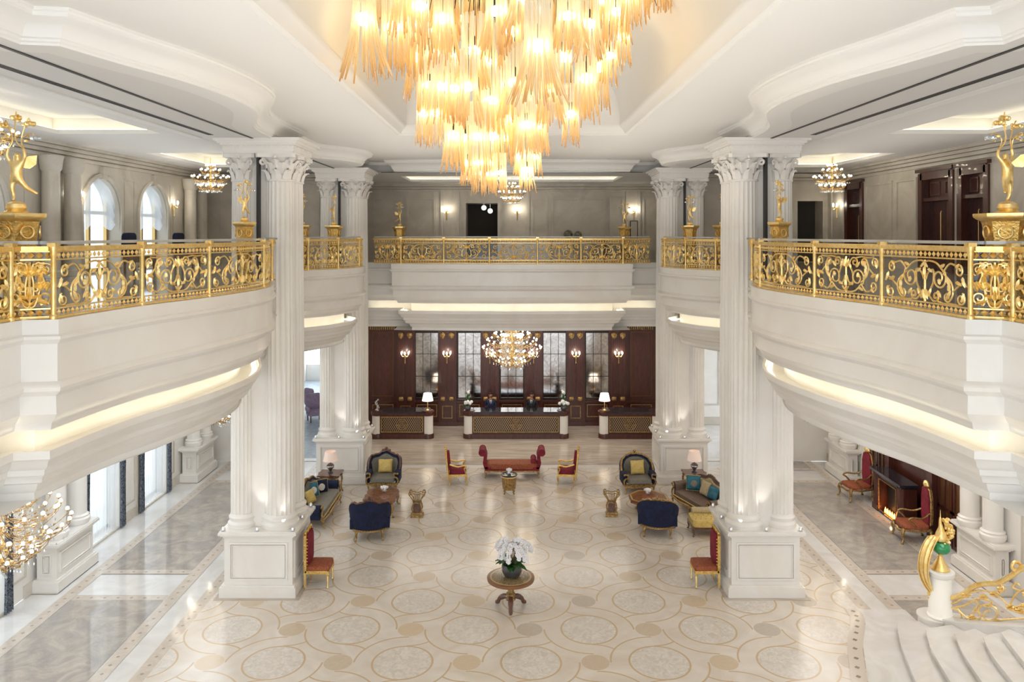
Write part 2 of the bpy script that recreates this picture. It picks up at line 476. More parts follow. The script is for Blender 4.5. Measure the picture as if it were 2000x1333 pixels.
def catmull(pts, n=8, closed=False):
    out = []; m = len(pts)
    for i in range(m-1):
        p0 = pts[max(i-1, 0)]; p1 = pts[i]; p2 = pts[i+1]; p3 = pts[min(i+2, m-1)]
        for k in range(n):
            t = k/n
            out.append(tuple(.5*((2*p1[d])+(-p0[d]+p2[d])*t+(2*p0[d]-5*p1[d]+4*p2[d]-p3[d])*t*t+(-p0[d]+3*p1[d]-3*p2[d]+p3[d])*t**3) for d in range(len(p1))))
    out.append(tuple(pts[-1])); return out
def mir(path): return [(-x, y) for x, y in path]
# ------------------------------------------------------------------ plan of the galleries
ZM = 7.875; ZS = 11.35; ZC = 11.75; ZG = 5.3
LW = -12.05; RW = 12.5; BW = 37.0; EW = 31.0
near = [(-6.38, -2), (-6.38, 10.2), (-5.95, 10.28)] + catmull([(-5.95,10.28),(-5.88,11.3),(-5.72,12.4),(-5.42,13.5),(-5.2,14.6),(-5.08,15.6),(-5.1,16.5),(-5.3,17.4),(-5.62,18.3),(-5.9,19.2)], 4)[1:]
mid = [(-5.9,21.2),(-6.34,21.35),(-6.38,22.5),(-6.38,23.95)] + catmull([(-6.1,24.25),(-5.7,24.75),(-5.4,25.3),(-5.15,26.0),(-5.05,26.6),(-5.15,27.3),(-5.6,28.0)], 4)
left_path = near + mid + [(-5.75, 30.3)]
back_c = catmull([(-4.55,29.45),(-3,29.27),(0,29.12),(3,29.27),(4.55,29.45)], 6)
back_path = [(-5.75,30.55),(-4.57,30.55)] + back_c + [(4.57,30.55),(5.75,30.55)]
cnear = [(-6.1, -2), (-6.1, 9.72), (-5.66, 9.8)] + catmull([(-5.66,9.8),(-5.4,10.9),(-5.08,12.0),(-4.9,13.1),(-4.85,14.2),(-4.95,15.2),(-5.25,16.1),(-5.6,17.0),(-5.8,17.9),(-5.9,19.2)], 4)[1:]
cmid = [(-5.9,21.0),(-6.2,21.3),(-6.22,22.5)] + catmull([(-6.22,23.7),(-6.1,24.2),(-5.8,24.65),(-5.4,25.2),(-5.1,26.0),(-5.15,27.0),(-5.7,27.8)], 4)
ctop = cnear + cmid + [(-5.8, 30.0)]
cback = [(-5.8,30.4),(-4.5,30.4)] + catmull([(-4.45,29.5),(-3,29.3),(0,29.2),(3,29.3),(4.45,29.5)], 6) + [(4.5,30.4),(5.8,30.4)]
FASC = [(.5,ZM),(0,ZM),(0,7.68),(-.05,7.66),(-.055,7.62),(-.03,7.60),(.03,7.55),(.03,7.06),(-.02,7.04),(-.055,6.99),(-.04,6.94),(.07,6.86),(.06,6.62),(.12,6.54),(.19,6.48),(.22,6.40),(.22,6.38),(.70,6.38),(.70,5.98),(.31,5.98),(.31,6.09),(.25,6.09),(.25,5.98),(.30,5.94),(.33,5.86),(.40,5.80),(.42,5.72),(.47,5.68),(.5,5.60),(.62,5.55),(.66,5.46),(.72,5.40),(.72,ZG)]
CORN = [(.45,ZS+.002),(0,ZS),(0,ZS+.03),(-.03,ZS+.045),(-.03,ZS+.075),(-.06,ZS+.09),(-.075,ZS+.14),(-.12,ZS+.20),(-.19,ZS+.25),(-.28,ZS+.28),(-.31,ZS+.30),(-.31,ZS+.34),(-.34,ZS+.36),(-.34,ZC)]
k = 0
for pth, sd in ((left_path, 1), (mir(left_path), -1), (back_path, 1)):
    k += 1; struct(f'trim_{k}', MB().sweep(pth, FASC, sd, mono='x' if pth is back_path else 'y'), 'marble')
for pth, sd in ((ctop, 1), (mir(ctop), -1), (cback, 1)):
    k += 1; struct(f'trim_{k}', MB().sweep(pth, CORN, sd), 'plaster')
# light strips hidden behind the lip under each gallery edge
for pth, sd, lb in ((near, 1, 'left front'), (mir(near), -1, 'right front'), (mid, 1, 'left middle'), (mir(mid), -1, 'right middle'), (back_path, 1, 'rear')):
    o = build('cove_light', MB().sweep(pth, [(.36,5.985),(.36,6.0),(.44,6.0),(.44,5.985)], sd, mono='x' if pth is back_path else 'y'), 'cove')
    tag(o, f'glowing cove light strip under the {lb} gallery edge', 'light')
def strips(path, x1, z, off=0, flipx=1, up=True):
    mb = MB(); pts = [(p[0]-off, p[1]) for p in path]
    vs = []; fs = []
    for x, y in pts: vs += [(x*flipx, y, z), (x1*flipx, y, z)]
    for i in range(len(pts)-1): fs.append((2*i, 2*i+1, 2*i+3, 2*i+2))
    mb.add(vs, fs); return mb
mf = strips(left_path, LW, ZM-.004, .3)
mf.add(*(lambda b: (b.v, b.f))(strips(left_path, -RW, ZM-.004, .3, -1)))
vs = []; fs = []
for i, (x, y) in enumerate(back_path): vs += [(x, y+.3, ZM-.004), (x, BW, ZM-.004)]
fs = [(2*i, 2*i+1, 2*i+3, 2*i+2) for i in range(len(back_path)-1)]
mf.add(vs, fs)
mf.box(LW, 30.3, ZM-.03, -5.75, BW, ZM-.004).box(5.75, 30.3, ZM-.03, RW, BW, ZM-.004)
struct('floor', mf, 'aisle', 0)
gc = strips(left_path, LW, ZG, .71); gc.add(*(lambda b: (b.v, b.f))(strips(left_path, -RW, ZG, .71, -1)))
vs = []
for i, (x, y) in enumerate(back_path): vs += [(x, y+.7, ZG), (x, BW, ZG)]
gc.add(vs, fs); gc.box(LW, 30.3, ZG, -5.75, 48, ZG+.05).box(5.75, 30.3, ZG, RW, BW, ZG+.05)
struct('ceiling', gc, 'plaster', 0)
# ground floor: inlaid field, borders, aisle panels
def plate(x0, y0, x1, y1, z, m, name='floor', origin=None):
    mb = MB()
    if origin: mb.add([(x0-origin[0],y0-origin[1],0),(x1-origin[0],y0-origin[1],0),(x1-origin[0],y1-origin[1],0),(x0-origin[0],y1-origin[1],0)], [(0,1,2,3)])
    else: mb.add([(x0,y0,z),(x1,y0,z),(x1,y1,z),(x0,y1,z)], [(0,1,2,3)])
    o = struct(name, mb, m, 0)
    if origin: o.location = (origin[0], origin[1], z)
    return o
plate(-7.4, -2, 8.3, 30.1, 0, 'floor')
plate(LW-1.5, -2, RW+1, 60, -.012, 'whitefloor')
plate(-7.0, 30.5, 7.0, BW, -.004, 'strip')
for (y0, y1) in ((-2, 10.3), (11.3, 19.5), (20.7, 28.6), (29.8, 31)):
    plate(-10.85, y0, -8.55, y1, -.003, 'aisle')
    plate(9.38, y0, 11.5, y1, -.003, 'aisle')
plate(-7.4, 30.1, 8.3, 30.5, -.005, 'whitefloor')
for x in (-7.56, -8.38, -11.02, 8.46, 9.2, 11.67):
    plate(x-.16, -2, x+.16, 31, -.002, 'dots_y', 'floor', (x, 14.5))
for y in (19.36, 20.85, 28.46, 29.95):
    for xa, xb in ((-10.86, -8.54), (9.36, 11.51)):
        plate(xa, y-.12, xb, y+.12, -.0015, 'dots_x', 'floor', ((xa+xb)/2, y))
bc_ = catmull([(8.30,18.75),(8.24,18.3),(8.0,17.75),(7.69,17.15),(7.4,16.4),(7.15,15.72),(6.95,15.0),(6.82,14.2),(6.78,13.0)], 6)
bm = MB(); vs = [(x, y, .006) for x, y in bc_]+[(9.4, 13.0, .006), (9.4, 18.75, .006)]; bm.add(vs, [tuple(range(len(vs)))])
struct('floor', bm, 'whitefloor', 0)
bm = MB().sweep(bc_, [(-.02,.009),(-.32,.009)], 1); struct('floor', bm, simple('cream_border', (.68,.60,.52), .12), 0)
bm = MB(); P_ = None
for i in range(2, len(bc_)-1, 3):
    x, y = bc_[i]; d = (Vector(bc_[i+1])-Vector(bc_[i-1])).normalized(); n_ = Vector((-d.y, d.x))*-.17; x += n_.x; y += n_.y
    bm.add([(x-.06,y,.012),(x,y-.06,.012),(x+.06,y,.012),(x,y+.06,.012)], [(0,1,2,3)])
struct('floor', bm, simple('brown_inlay', (.25,.19,.14), .15), 0)
# ceilings: flat hall ceiling with a deep coved tray
def rect_with_hole(mb, X0, Y0, X1, Y1, z, holes):
    xs = sorted({X0, X1} | {h[0] for h in holes} | {h[2] for h in holes}); ys = sorted({Y0, Y1} | {h[1] for h in holes} | {h[3] for h in holes})
    for i in range(len(xs)-1):
        for j in range(len(ys)-1):
            cx = (xs[i]+xs[i+1])/2; cy = (ys[j]+ys[j+1])/2
            if any(h[0] < cx < h[2] and h[1] < cy < h[3] for h in holes): continue
            mb.add([(xs[i],ys[j],z),(xs[i+1],ys[j],z),(xs[i+1],ys[j+1],z),(xs[i],ys[j+1],z)], [(0,1,2,3)])
mc = MB()
TR = (-3.15, 3.0, 3.2, 21.5)
rect_with_hole(mc, -7.4, -2, 7.4, 31, ZC, [TR])
# coved vault above the tray
def tray_ring(o, z): return [(TR[0]+o, TR[1]+o, z), (TR[2]-o, TR[1]+o, z), (TR[2]-o, TR[3]-o, z), (TR[0]+o, TR[3]-o, z)]
prof = [(.28, ZC+.2), (.28, ZC+.45)] + [(.28+1.5*(1-cos(a*pi/16)), ZC+.45+1.3*sin(a*pi/16)) for a in range(1, 9)]
vs = []; fs = []
for o, z in prof: vs += tray_ring(o, z)
for i in range(len(prof)-1):
    for j in range(4): fs.append((i*4+j, i*4+(j+1) % 4, i*4+4+(j+1) % 4, i*4+4+j))
n0 = (len(prof)-1)*4; fs.append((n0, n0+1, n0+2, n0+3))
mc.add(vs, fs)
struct('ceiling', mc, 'plaster', 40)
mt = MB().sweep([(TR[0],TR[1]),(TR[2],TR[1]),(TR[2],TR[3]),(TR[0],TR[3])], [(-.02,ZC),(-.02,ZC-.035),(.03,ZC-.05),(.05,ZC-.03),(.12,ZC-.02),(.16,ZC+.06),(.24,ZC+.12),(.27,ZC+.16),(.28,ZC+.22)], 1, True)
struct('trim_7', mt, 'plaster')
# gallery soffits with coffers
COF = {1: [(-10.9,6.5,-8.4,18.8),(-10.9,23.3,-8.4,28.2)], -1: [(-11.4,6.5,-9.0,18.8),(-11.4,23.3,-9.0,28.2)]}
def coffer(mb, x0, y0, x1, y1, z, h=.42, lip=.3):
    for (a, b, c_, d) in ((x0-lip, y0-lip, x1+lip, y1+lip),):
        mb.add([(a,b,z+.1),(c_,b,z+.1),(c_,d,z+.1),(a,d,z+.1),(a,b,z+h),(c_,b,z+h),(c_,d,z+h),(a,d,z+h)], [(0,1,5,4),(1,2,6,5),(2,3,7,6),(3,0,4,7),(4,5,6,7)])
    rect_with_hole(mb, x0-lip, y0-lip, x1+lip, y1+lip, z+.1, [(x0,y0,x1,y1)])
    for (a, b, c_, d) in ((x0,y0,x1,y0),(x1,y0,x1,y1),(x1,y1,x0,y1),(x0,y1,x0,y0)):
        mb.add([(a,b,z),(c_,d,z),(c_,d,z+.1),(a,b,z+.1)], [(0,1,2,3)])
def coffer_strip(x0, y0, x1, y1, z, label):
    mb = MB(); a = .16; b = .10
    for (p, q, r, s2) in ((x0-a, y0-a, x1+a, y0-b), (x0-a, y1+b, x1+a, y1+a), (x0-a, y0-a, x0-b, y1+a), (x1+b, y0-a, x1+a, y1+a)):
        mb.box(p, q, z+.105, r, s2, z+.13)
    tag(build('cove_light', mb, 'cove2'), label, 'light')
ms = MB(); ms2 = MB()
for s_ in (1, -1):
    st = strips(ctop[:-1]+[(-5.8, 31)], -7.65, ZS+.004, .02, s_); ms.add(st.v, st.f)
    tmp = MB(); xe = LW if s_ == 1 else -RW
    rect_with_hole(tmp, xe, -2, -7.65, EW, ZS+.05, COF[s_])
    for c_ in COF[s_]: coffer(tmp, *c_, ZS+.05)
    if s_ == -1: tmp.v = [(-x, y, z) for x, y, z in tmp.v]
    ms.add(tmp.v, tmp.f)
    for i, c_ in enumerate(COF[s_]):
        a, b, c2, d = c_
        if s_ == -1: a, c2 = -c2, -a
        coffer_strip(a, b, c2, d, ZS+.05, f'warm cove light around the {"nearer" if i==0 else "farther"} coffer of the {"left" if s_==1 else "right"} gallery')
    ms.add([(-7.65*s_,-2,ZS),(-7.65*s_,31,ZS),(-7.65*s_,31,ZS+.06),(-7.65*s_,-2,ZS+.06)], [(0,1,2,3)])
    ms2.box(-7.58*s_, -2, ZS-.02, -7.78*s_, 19.2, ZS+.05)
BC = (-4.55, 32.0, 4.55, 35.2)
rect_with_hole(ms, -7.2, 29.9, 7.2, BW, ZS, [BC]); coffer(ms, *BC, ZS, .5, .3); coffer_strip(*BC, ZS, 'warm cove light around the coffer of the rear gallery')
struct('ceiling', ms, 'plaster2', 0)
struct('trim_8', ms2, 'plaster')
# dark curtain tracks in the soffits
mk = MB()
for s_ in (1, -1):
    mk.box(-6.37*s_-.03, -2, ZS-.012, -6.37*s_+.03, 19.3, ZS+.002); mk.box(-6.37*s_-.03, 21.2, ZS-.012, -6.37*s_+.03, 28, ZS+.002)
    for q in (0, .05, .1): mk.box(-7.10*s_-q*s_-.012, -2, ZS-.006, -7.10*s_-q*s_+.012, 18.6, ZS+.002)
mk.box(-5.0, 29.9, ZS-.012, 5.0, 29.98, ZS+.002)
struct('trim_9', mk, 'track')

# ------------------------------------------------------------------ walls
def wall_holes(mb, axis, c, u0, u1, z0, z1, holes, depth=.4):
    """wall in the plane axis=c; holes (ua,ub,za,zb,arch); depth pushes the reveals outwards"""
    us = sorted({u0, u1} | {h[0] for h in holes} | {h[1] for h in holes}); zs = sorted({z0, z1} | {h[2] for h in holes} | {h[3] for h in holes})
    P = (lambda u, z, d=0: (c+d, u, z)) if axis == 'x' else (lambda u, z, d=0: (u, c+d, z))
    for i in range(len(us)-1):
        for j in range(len(zs)-1):
            a, b = (us[i]+us[i+1])/2, (zs[j]+zs[j+1])/2
            if any(h[0] < a < h[1] and h[2] < b < h[3] for h in holes): continue
            mb.add([P(us[i],zs[j]),P(us[i+1],zs[j]),P(us[i+1],zs[j+1]),P(us[i],zs[j+1])], [(0,1,2,3)])
    for h in holes:
        a, b, z_, zt, arch = h; r = (b-a)/2
        pts = [(a, z_)]
        if arch:
            zc = zt-r; arc = [(a+r-r*cos(pi*t/14), zc+r*sin(pi*t/14)) for t in range(15)]
            pts += arc+[(b, z_)]
            for t in range(14):
                p, q = arc[t], arc[t+1]; 
                mb.add([P(p[0],p[1]),P(q[0],q[1]),P(q[0],zt),P(p[0],zt)], [(0,1,2,3)])
        else: pts += [(a, zt), (b, zt), (b, z_)]
        n = len(pts)
        mb.add([P(u,z) for u, z in pts]+[P(u,z,depth) for u, z in pts], [(i, (i+1) % n, (i+1) % n+n, i+n) for i in range(n)])
WINS = [(12.2,14.3),(16.4,18.6),(21.95,24.05),(25.25,27.3)]
wl = MB()
wall_holes(wl, 'x', LW, -2, EW, 0, ZG+.1, [(a,b,.0,4.6,False) for a, b in WINS], -.5)
struct('wall_left', wl, 'marble')
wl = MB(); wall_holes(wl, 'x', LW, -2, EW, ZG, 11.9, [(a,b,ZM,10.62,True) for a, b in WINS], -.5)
struct('wall_left', wl, 'marble2')
wr = MB(); wall_holes(wr, 'x', RW, -2, EW, 0, ZG+.1, [(21.45,27.7,0,4.9,False)], .5)
wr.box(RW+.5, 21.3, 0, RW+.55, 27.9, 5); struct('wall_right', wr, 'marble')
RD = [(20.6,21.8),(22.25,23.9),(27.95,29.2)]
wr = MB(); wall_holes(wr, 'x', RW, -2, EW, ZG, 11.9, [(a,b,ZM,10.85,False) for a, b in RD], .35)
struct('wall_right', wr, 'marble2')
# end walls of the aisles
we = MB()
wall_holes(we, 'y', EW, LW, -6.9, 0, ZG, [(-9.9,-7.2,0,4.6,False)], .4)
wall_holes(we, 'y', EW, 6.9, RW, 0, ZG, [(7.2,10.2,0,4.6,False)], .4)
struct('wall_back', we, 'marble')
we = MB()
wall_holes(we, 'y', EW, LW, -7.15, ZM-.2, 11.9, [], .4)
wall_holes(we, 'y', EW, 7.15, RW, ZM-.2, 11.9, [(11.3,12.3,ZM,10.3,False)], .8)
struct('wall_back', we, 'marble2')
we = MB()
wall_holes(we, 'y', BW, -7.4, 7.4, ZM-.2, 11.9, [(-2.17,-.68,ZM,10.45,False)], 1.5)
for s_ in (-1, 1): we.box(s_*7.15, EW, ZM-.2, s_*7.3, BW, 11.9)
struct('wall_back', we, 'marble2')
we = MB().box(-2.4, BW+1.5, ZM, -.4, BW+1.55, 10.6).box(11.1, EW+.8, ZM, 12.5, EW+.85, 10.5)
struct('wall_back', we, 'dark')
we = MB()
for s_ in (-1, 1): we.box(s_*6.8, 30.9, 0, s_*7.15, BW, ZG)
we.box(-7.2, BW+.05, 0, 7.2, BW+.2, ZG)
we.box(7.15, BW, 0, RW+1, BW+.1, ZG)
struct('wall_back', we, 'marble')
# panel mouldings on the walls
def frame_on(mb, axis, c, u0, u1, z0, z1, w=.05, d=.03, sgn=1):
    for a, b, e, f_ in ((u0,u1,z0,z0+w),(u0,u1,z1-w,z1),(u0,u0+w,z0+w,z1-w),(u1-w,u1,z0+w,z1-w)):
        if axis == 'x': mb.box(c, a, e, c+d*sgn, b, f_)
        else: mb.box(a, c, e, b, c+d*sgn, f_)
tm = MB()
for y0, y1 in ((18.75,19.5),(24.2,25.1),(27.45,28.0),(30.1,30.8)):
    frame_on(tm, 'x', LW, y0+.12, y1-.12, ZM+.5, 10.7); frame_on(tm, 'x', LW, y0+.1, y1-.1, .5, 4.8)
for a, b in WINS:
    r = (b-a)/2
    arc = [(LW+.03, a, ZM+.1)]+[(LW+.03, a+r-(r+.09)*cos(pi*t/16), 10.62-r+(r+.09)*sin(pi*t/16)) for t in range(17)]+[(LW+.03, b, ZM+.1)]
    tm.tube(arc, .07, 6); tm.box(LW, a+r-.12, 10.6, LW+.12, a+r+.12, 10.95)
    frame_on(tm, 'x', LW, a-.16, b+.16, -.1, 4.76, .14, .06)
# crown of gallery walls
for cx, s_, x1 in ((LW, 1, 0), (RW, -1, 0)):
    for o, z0 in ((.06,11.0),(.12,11.12),(.2,11.22),(.3,11.32)): tm.box(cx, -2, z0, cx+o*s_, EW, z0+.09 if z0 < 11.3 else ZS+.05)
for o, z0 in ((.06,11.0),(.12,11.12),(.2,11.22),(.28,11.28)):
    tm.box(-7.15, BW-o, z0, 7.15, BW, z0+.08)
    tm.box(LW, EW-o, z0, -7.3, EW, z0+.08); tm.box(7.3, EW-o, z0, RW, EW, z0+.08)
frame_on(tm, 'y', EW, -11.6, -9.7, ZM+.4, 10.6, .06, .03, -1); frame_on(tm, 'y', EW, -9.4, -7.6, ZM+.4, 10.6, .06, .03, -1)
frame_on(tm, 'y', EW, 7.6, 9.3, ZM+.4, 10.6, .06, .03, -1); frame_on(tm, 'y', EW, 9.6, 11.0, ZM+.4, 10.6, .06, .03, -1)
for y0, y1 in ((13,16.2),(16.6,19.0),(24.1,25.5),(25.65,27.7),(29.35,30.7)): frame_on(tm, 'x', RW, y0+.05, y1-.05, ZM+.35, 10.75, .09, .05, -1)
for u0, u1 in ((-6.6,-5.2),(-5.0,-3.6),(-2.35+.0,-2.3),(.9,1.7),(1.85,4.45),(4.6,5.3),(6.15,6.9)): 
    if u1-u0 > .3: frame_on(tm, 'y', BW, u0, u1, ZM+.35, 10.72, .10, .06, -1)
for u in (-3.3,-2.55,-.3,.75,5.45,6.0): tm.box(u-.07, BW-.08, ZM, u+.07, BW, 11.0)
frame_on(tm, 'y', BW, -2.32, -.53, ZM-.1, 10.6, .15, .07, -1)
frame_on(tm, 'y', EW, -10.05, -7.05, -.2, 4.75, .15, .06, -1); frame_on(tm, 'y', EW, 7.05, 10.35, -.2, 4.75, .15, .06, -1)
frame_on(tm, 'y', BW, 7.5, 9.8, .9, 4.6, .07, .04, -1); frame_on(tm, 'y', BW, 10.0, 12.2, .9, 4.6, .07, .04, -1); tm.box(7.15, BW-.06, 0, 13, BW, .35)
for c_, s_ in ((LW, 1), (RW, -1)):
    seg = [(19.3,21.6),(24.2,25.1),(27.5,31)] if s_ == 1 else [(10,21.3),(27.85,31)]
    for a, b in seg: tm.box(c_, a, 0, c_+.05*s_, b, .3)
frame_on(tm, 'x', RW, 28.2, 30.6, .8, 4.4, .06, .03, -1); frame_on(tm, 'x', RW, 17.3, 19.2, .8, 4.4, .06, .03, -1)
struct('trim_10', tm, 'marble2')
# chandelier glimpsed through the gallery doorway
gl = thing('pendant_lamp', 'pair of clear glass globe pendants hanging inside the dark rear doorway', 'lamp', (-1.35, BW+.6, 11.0))
g = MB()
for q in (0, .3): g.ball((q, q*.3, -.75-q*.5), .13).tube([(q, q*.3, -.6-q*.5), (q, q*.3, 0)], .008, 4)
build('globe', g, simple('dim_glass_lamp', (.6,.62,.6), .2, emit=(1,1,.95), es=.5), gl)

# ------------------------------------------------------------------ windows of the left wall
wi = 0
for a, b in WINS[1:]:
    for lvl in (0, 1):
        wi += 1; z0, zt = (0.0, 4.6) if lvl == 0 else (ZM, 10.62)
        wroot = tag(bpy.data.objects.new(f'window_{wi}', None), kind='structure'); C.objects.link(wroot); wroot.location = (LW-.4, (a+b)/2, z0)
        w_ = (b-a)/2; H = zt-z0
        f_ = MB()
        for u in (-w_, -.05, w_-.1): f_.box(-.05, u, 0, .05, u+.1, H)
        for z in (0, H*.62, H-.1): f_.box(-.05, -w_, z, .05, w_, z+.1)
        build('window_frame', f_, 'frame' if lvl else 'marble', wroot)
        build('pane', MB().box(-.01, -w_, 0, .01, w_, H), 'glass', wroot)
def wavy(y0, y1, z0, z1, amp, waves, x=0, taper=None, nz=10, scal=0):
    n = int(waves*8); vs = []; fs = []
    for j in range(nz+1):
        t = j/nz
        for i in range(n+1):
            u = i/n; y = y0+(y1-y0)*u
            zz = z0+(z1-z0)*t
            if scal: zz = z1-(z1-z0)*(1-t)*(1-.16*abs(sin(u*pi*scal)))
            if taper: y = taper(u, t, y)
            vs.append((x+amp*sin(u*waves*2*pi)+.3*amp*sin(u*5+t*4), y, zz))
    for j in range(nz):
        for i in range(n): fs.append((j*(n+1)+i, j*(n+1)+i+1, (j+1)*(n+1)+i+1, (j+1)*(n+1)+i))
    return MB().add(vs, fs)
for i, (a, b) in enumerate(WINS[1:]):
    which = ['nearest', 'middle', 'farthest'][i]
    c = thing('sheer_curtain', f'white sheer curtain filling the {which} tall ground floor window', 'curtain', (LW-.1, (a+b)/2, 0), 0, 'sheer curtains at the ground floor windows')
    build('sheer_panel', wavy(-(b-a)/2+.02, (b-a)/2-.02, .02, 4.58, .035, 12), 'sheer', c)
    for sd in (-1, 1):
        e = (b-a)/2*sd
        d = tag(build('drape', wavy(-.24, .24, .03, 4.55, .05, 4, 0, lambda u, t, y: y*(.62+.5*abs(t-.33))), 'drape'), f'dark blue patterned drape tied on the {"near" if sd<0 else "far"} side of the {which} ground floor window', 'drape')
        d.location = (LW+.12, (a+b)/2+e-sd*.02, 0)
    bl = thing('scalloped_blind', f'white scalloped lace blind in the {which} arched gallery window', 'blind', (LW-.12, (a+b)/2, 0), 0)
    r = (b-a)/2
    vs = []; fs = []; n = 36
    for q in range(n+1):
        u = -1+2*q/n; y = u*r*.98; zt = 10.6-r+sqrt(max(0, 1-u*u))*r; zb = 9.25-.14*abs(sin((u+1)*1.5*pi))
        for j in range(9):
            t = j/8; vs.append((.035*sin(t*16)+.02*cos(u*9), y, zb+(max(zt, zb+.01)-zb)*t))
    for q in range(n):
        for j in range(8): fs.append((q*9+j, q*9+j+1, (q+1)*9+j+1, (q+1)*9+j))
    build('lace_panel', MB().add(vs, fs), 'lace', bl)

# ------------------------------------------------------------------ columns
def flute(nf): return lambda a, r, z: 1-.065*abs(sin(a*nf/2))**.7
def shaft_mb(r, z0, z1):
    return MB().lathe([(r, z0), (r*.985, (z0+z1)/2), (r*.90, z1)], 140, (0,0,0), flute=flute(20))
def base_mb(r, z0):
    k = r/.38
    return MB().lathe([(.46*k,z0),(.47*k,z0+.03),(.47*k,z0+.10),(.44*k,z0+.13),(.41*k,z0+.16),(.41*k,z0+.19),(.435*k,z0+.22),(.435*k,z0+.26),(.40*k,z0+.29),(.385*k,z0+.34),(.36*k,z0+.34)], 40)
def capital_mb(r, z0, h=.66):
    mb = MB(); k = r/.38
    mb.lathe([(.345*k,z0-.03),(.37*k,z0-.02),(.37*k,z0+.02),(.34*k,z0+.03),(.33*k,z0+.25),(.36*k,z0+.42),(.42*k,z0+.54),(.44*k,z0+.56)], 24)
    for row, (zz, hh, rr, n, ph) in enumerate(((0.02,.24,.35,8,0),(.16,.28,.35,8,pi/8),(.30,.22,.37,8,0))):
        for i in range(n):
            a = 2*pi*i/n+ph; ca, sa = cos(a), sin(a); w = .11*k
            pr = [(rr,0,1),(rr+.02,.35,1.15),(rr+.05,.7,1.0),(rr+.11,.95,.75),(rr+.15,.97,.5),(rr+.15,.86,.2)]
            vs = []
            for q, t, ww in pr:
                for e in (-1, -.5, 0, .5, 1):
                    R = (q+(.025 if e == 0 else 0)-(.02 if abs(e) == 1 else 0))*k; L = e*w*ww
                    vs.append((R*ca-L*sa, R*sa+L*ca, z0+zz+hh*t))
            mb.add(vs, [(j*5+i2, j*5+i2+1, (j+1)*5+i2+1, (j+1)*5+i2) for j in range(5) for i2 in range(4)])
    for i in range(4):
        a = pi/4+i*pi/2; ca, sa = cos(a), sin(a)
        pts = []
        for t in range(18):
            th = t/17*2.6*pi; rr = .095*(1-t/22)
            R = (.50+rr*cos(th+pi/2))*k; Z = z0+.46+rr*sin(th+pi/2)
            pts.append((R*ca, R*sa, Z))
        mb.tube([( .36*k*ca, .36*k*sa, z0+.32), (.42*k*ca,.42*k*sa,z0+.50)]+pts, .032*k, 6)
        b = i*pi/2; mb.ball((.47*k*cos(b), .47*k*sin(b), z0+.57), .05*k, 8, 5)
    q = .5*k
    poly = []
    for i in range(4):
        a = i*pi/2
        for (u, v) in ((q, -q*.86), (q*.86, -q*.4), (q*.80, 0), (q*.86, q*.4), (q, q*.86)): poly.append((u*cos(a)-v*sin(a), u*sin(a)+v*cos(a)))
    mb.ext(poly, z0+.56, z0+h, 'xy')
    return mb
MZ = {}
def colset(r, z0, zb, zt, key):
    """shaft, base and capital meshes shared by every column of a kind"""
    MZ[key] = [shaft_mb(r, zb, zt), base_mb(r, z0), capital_mb(r, zt)]
def put_column(key, parent, x, y, store={}):
    if key not in store:
        a, b, c = MZ[key]; o = build('column_shaft', a, 'marble', parent); o.location = (x, y, 0)
        b_ = build('column_base', b, 'marble', o); c_ = build('capital', c, 'marble', o); store[key] = o
        return o
    s = store[key]; o = bpy.data.objects.new('column_shaft', s.data); C.objects.link(o); o.parent = parent; o.location = (x, y, 0)
    for ch in s.children:
        d = bpy.data.objects.new(ch.name.split('.')[0], ch.data); C.objects.link(d); d.parent = o
    return o
def panel_box(mb, x0, x1, y0, y1, z0, z1, ins=.12, d=.035):
    mb.box(x0, y0, z0, x1, y1, z1)
    for fx in (x0-d, x1): 
        for w, dd in ((0, d), (.06, d*.6)):
            pass
        frame_on(mb, 'x', fx, y0+ins, y1-ins, z0+ins, z1-ins, .045, d)
        frame_on(mb, 'x', fx, y0+ins+.06, y1-ins-.06, z0+ins+.06, z1-ins-.06, .015, d)
    for fy in (y0-d, y1):
        frame_on(mb, 'y', fy, x0+ins, x1-ins, z0+ins, z1-ins, .045, d)
        frame_on(mb, 'y', fy, x0+ins+.06, x1-ins-.06, z0+ins+.06, z1-ins-.06, .015, d)
def pedestal_mb(x0, x1, y0, y1, h=1.64):
    """footprint given at the plinth"""
    mb = MB(); mb.box(x0, y0, 0, x1, y1, .26); 
    mb.box(x0+.04, y0+.04, .26, x1-.04, y1-.04, .30)
    panel_box(mb, x0+.1, x1-.1, y0+.1, y1-.1, .30, h-.17)
    for o, a, b in ((.07,h-.17,h-.13),(.03,h-.13,h-.09),(-.02,h-.09,h-.03),(.0,h-.03,h)): mb.box(x0+o, y0+o, a, x1-o, y1-o, b)
    return mb
colset(.375, 1.64, 1.98, 10.34, 'big'); colset(.30, 1.64, 1.98, 10.34, 'slim')
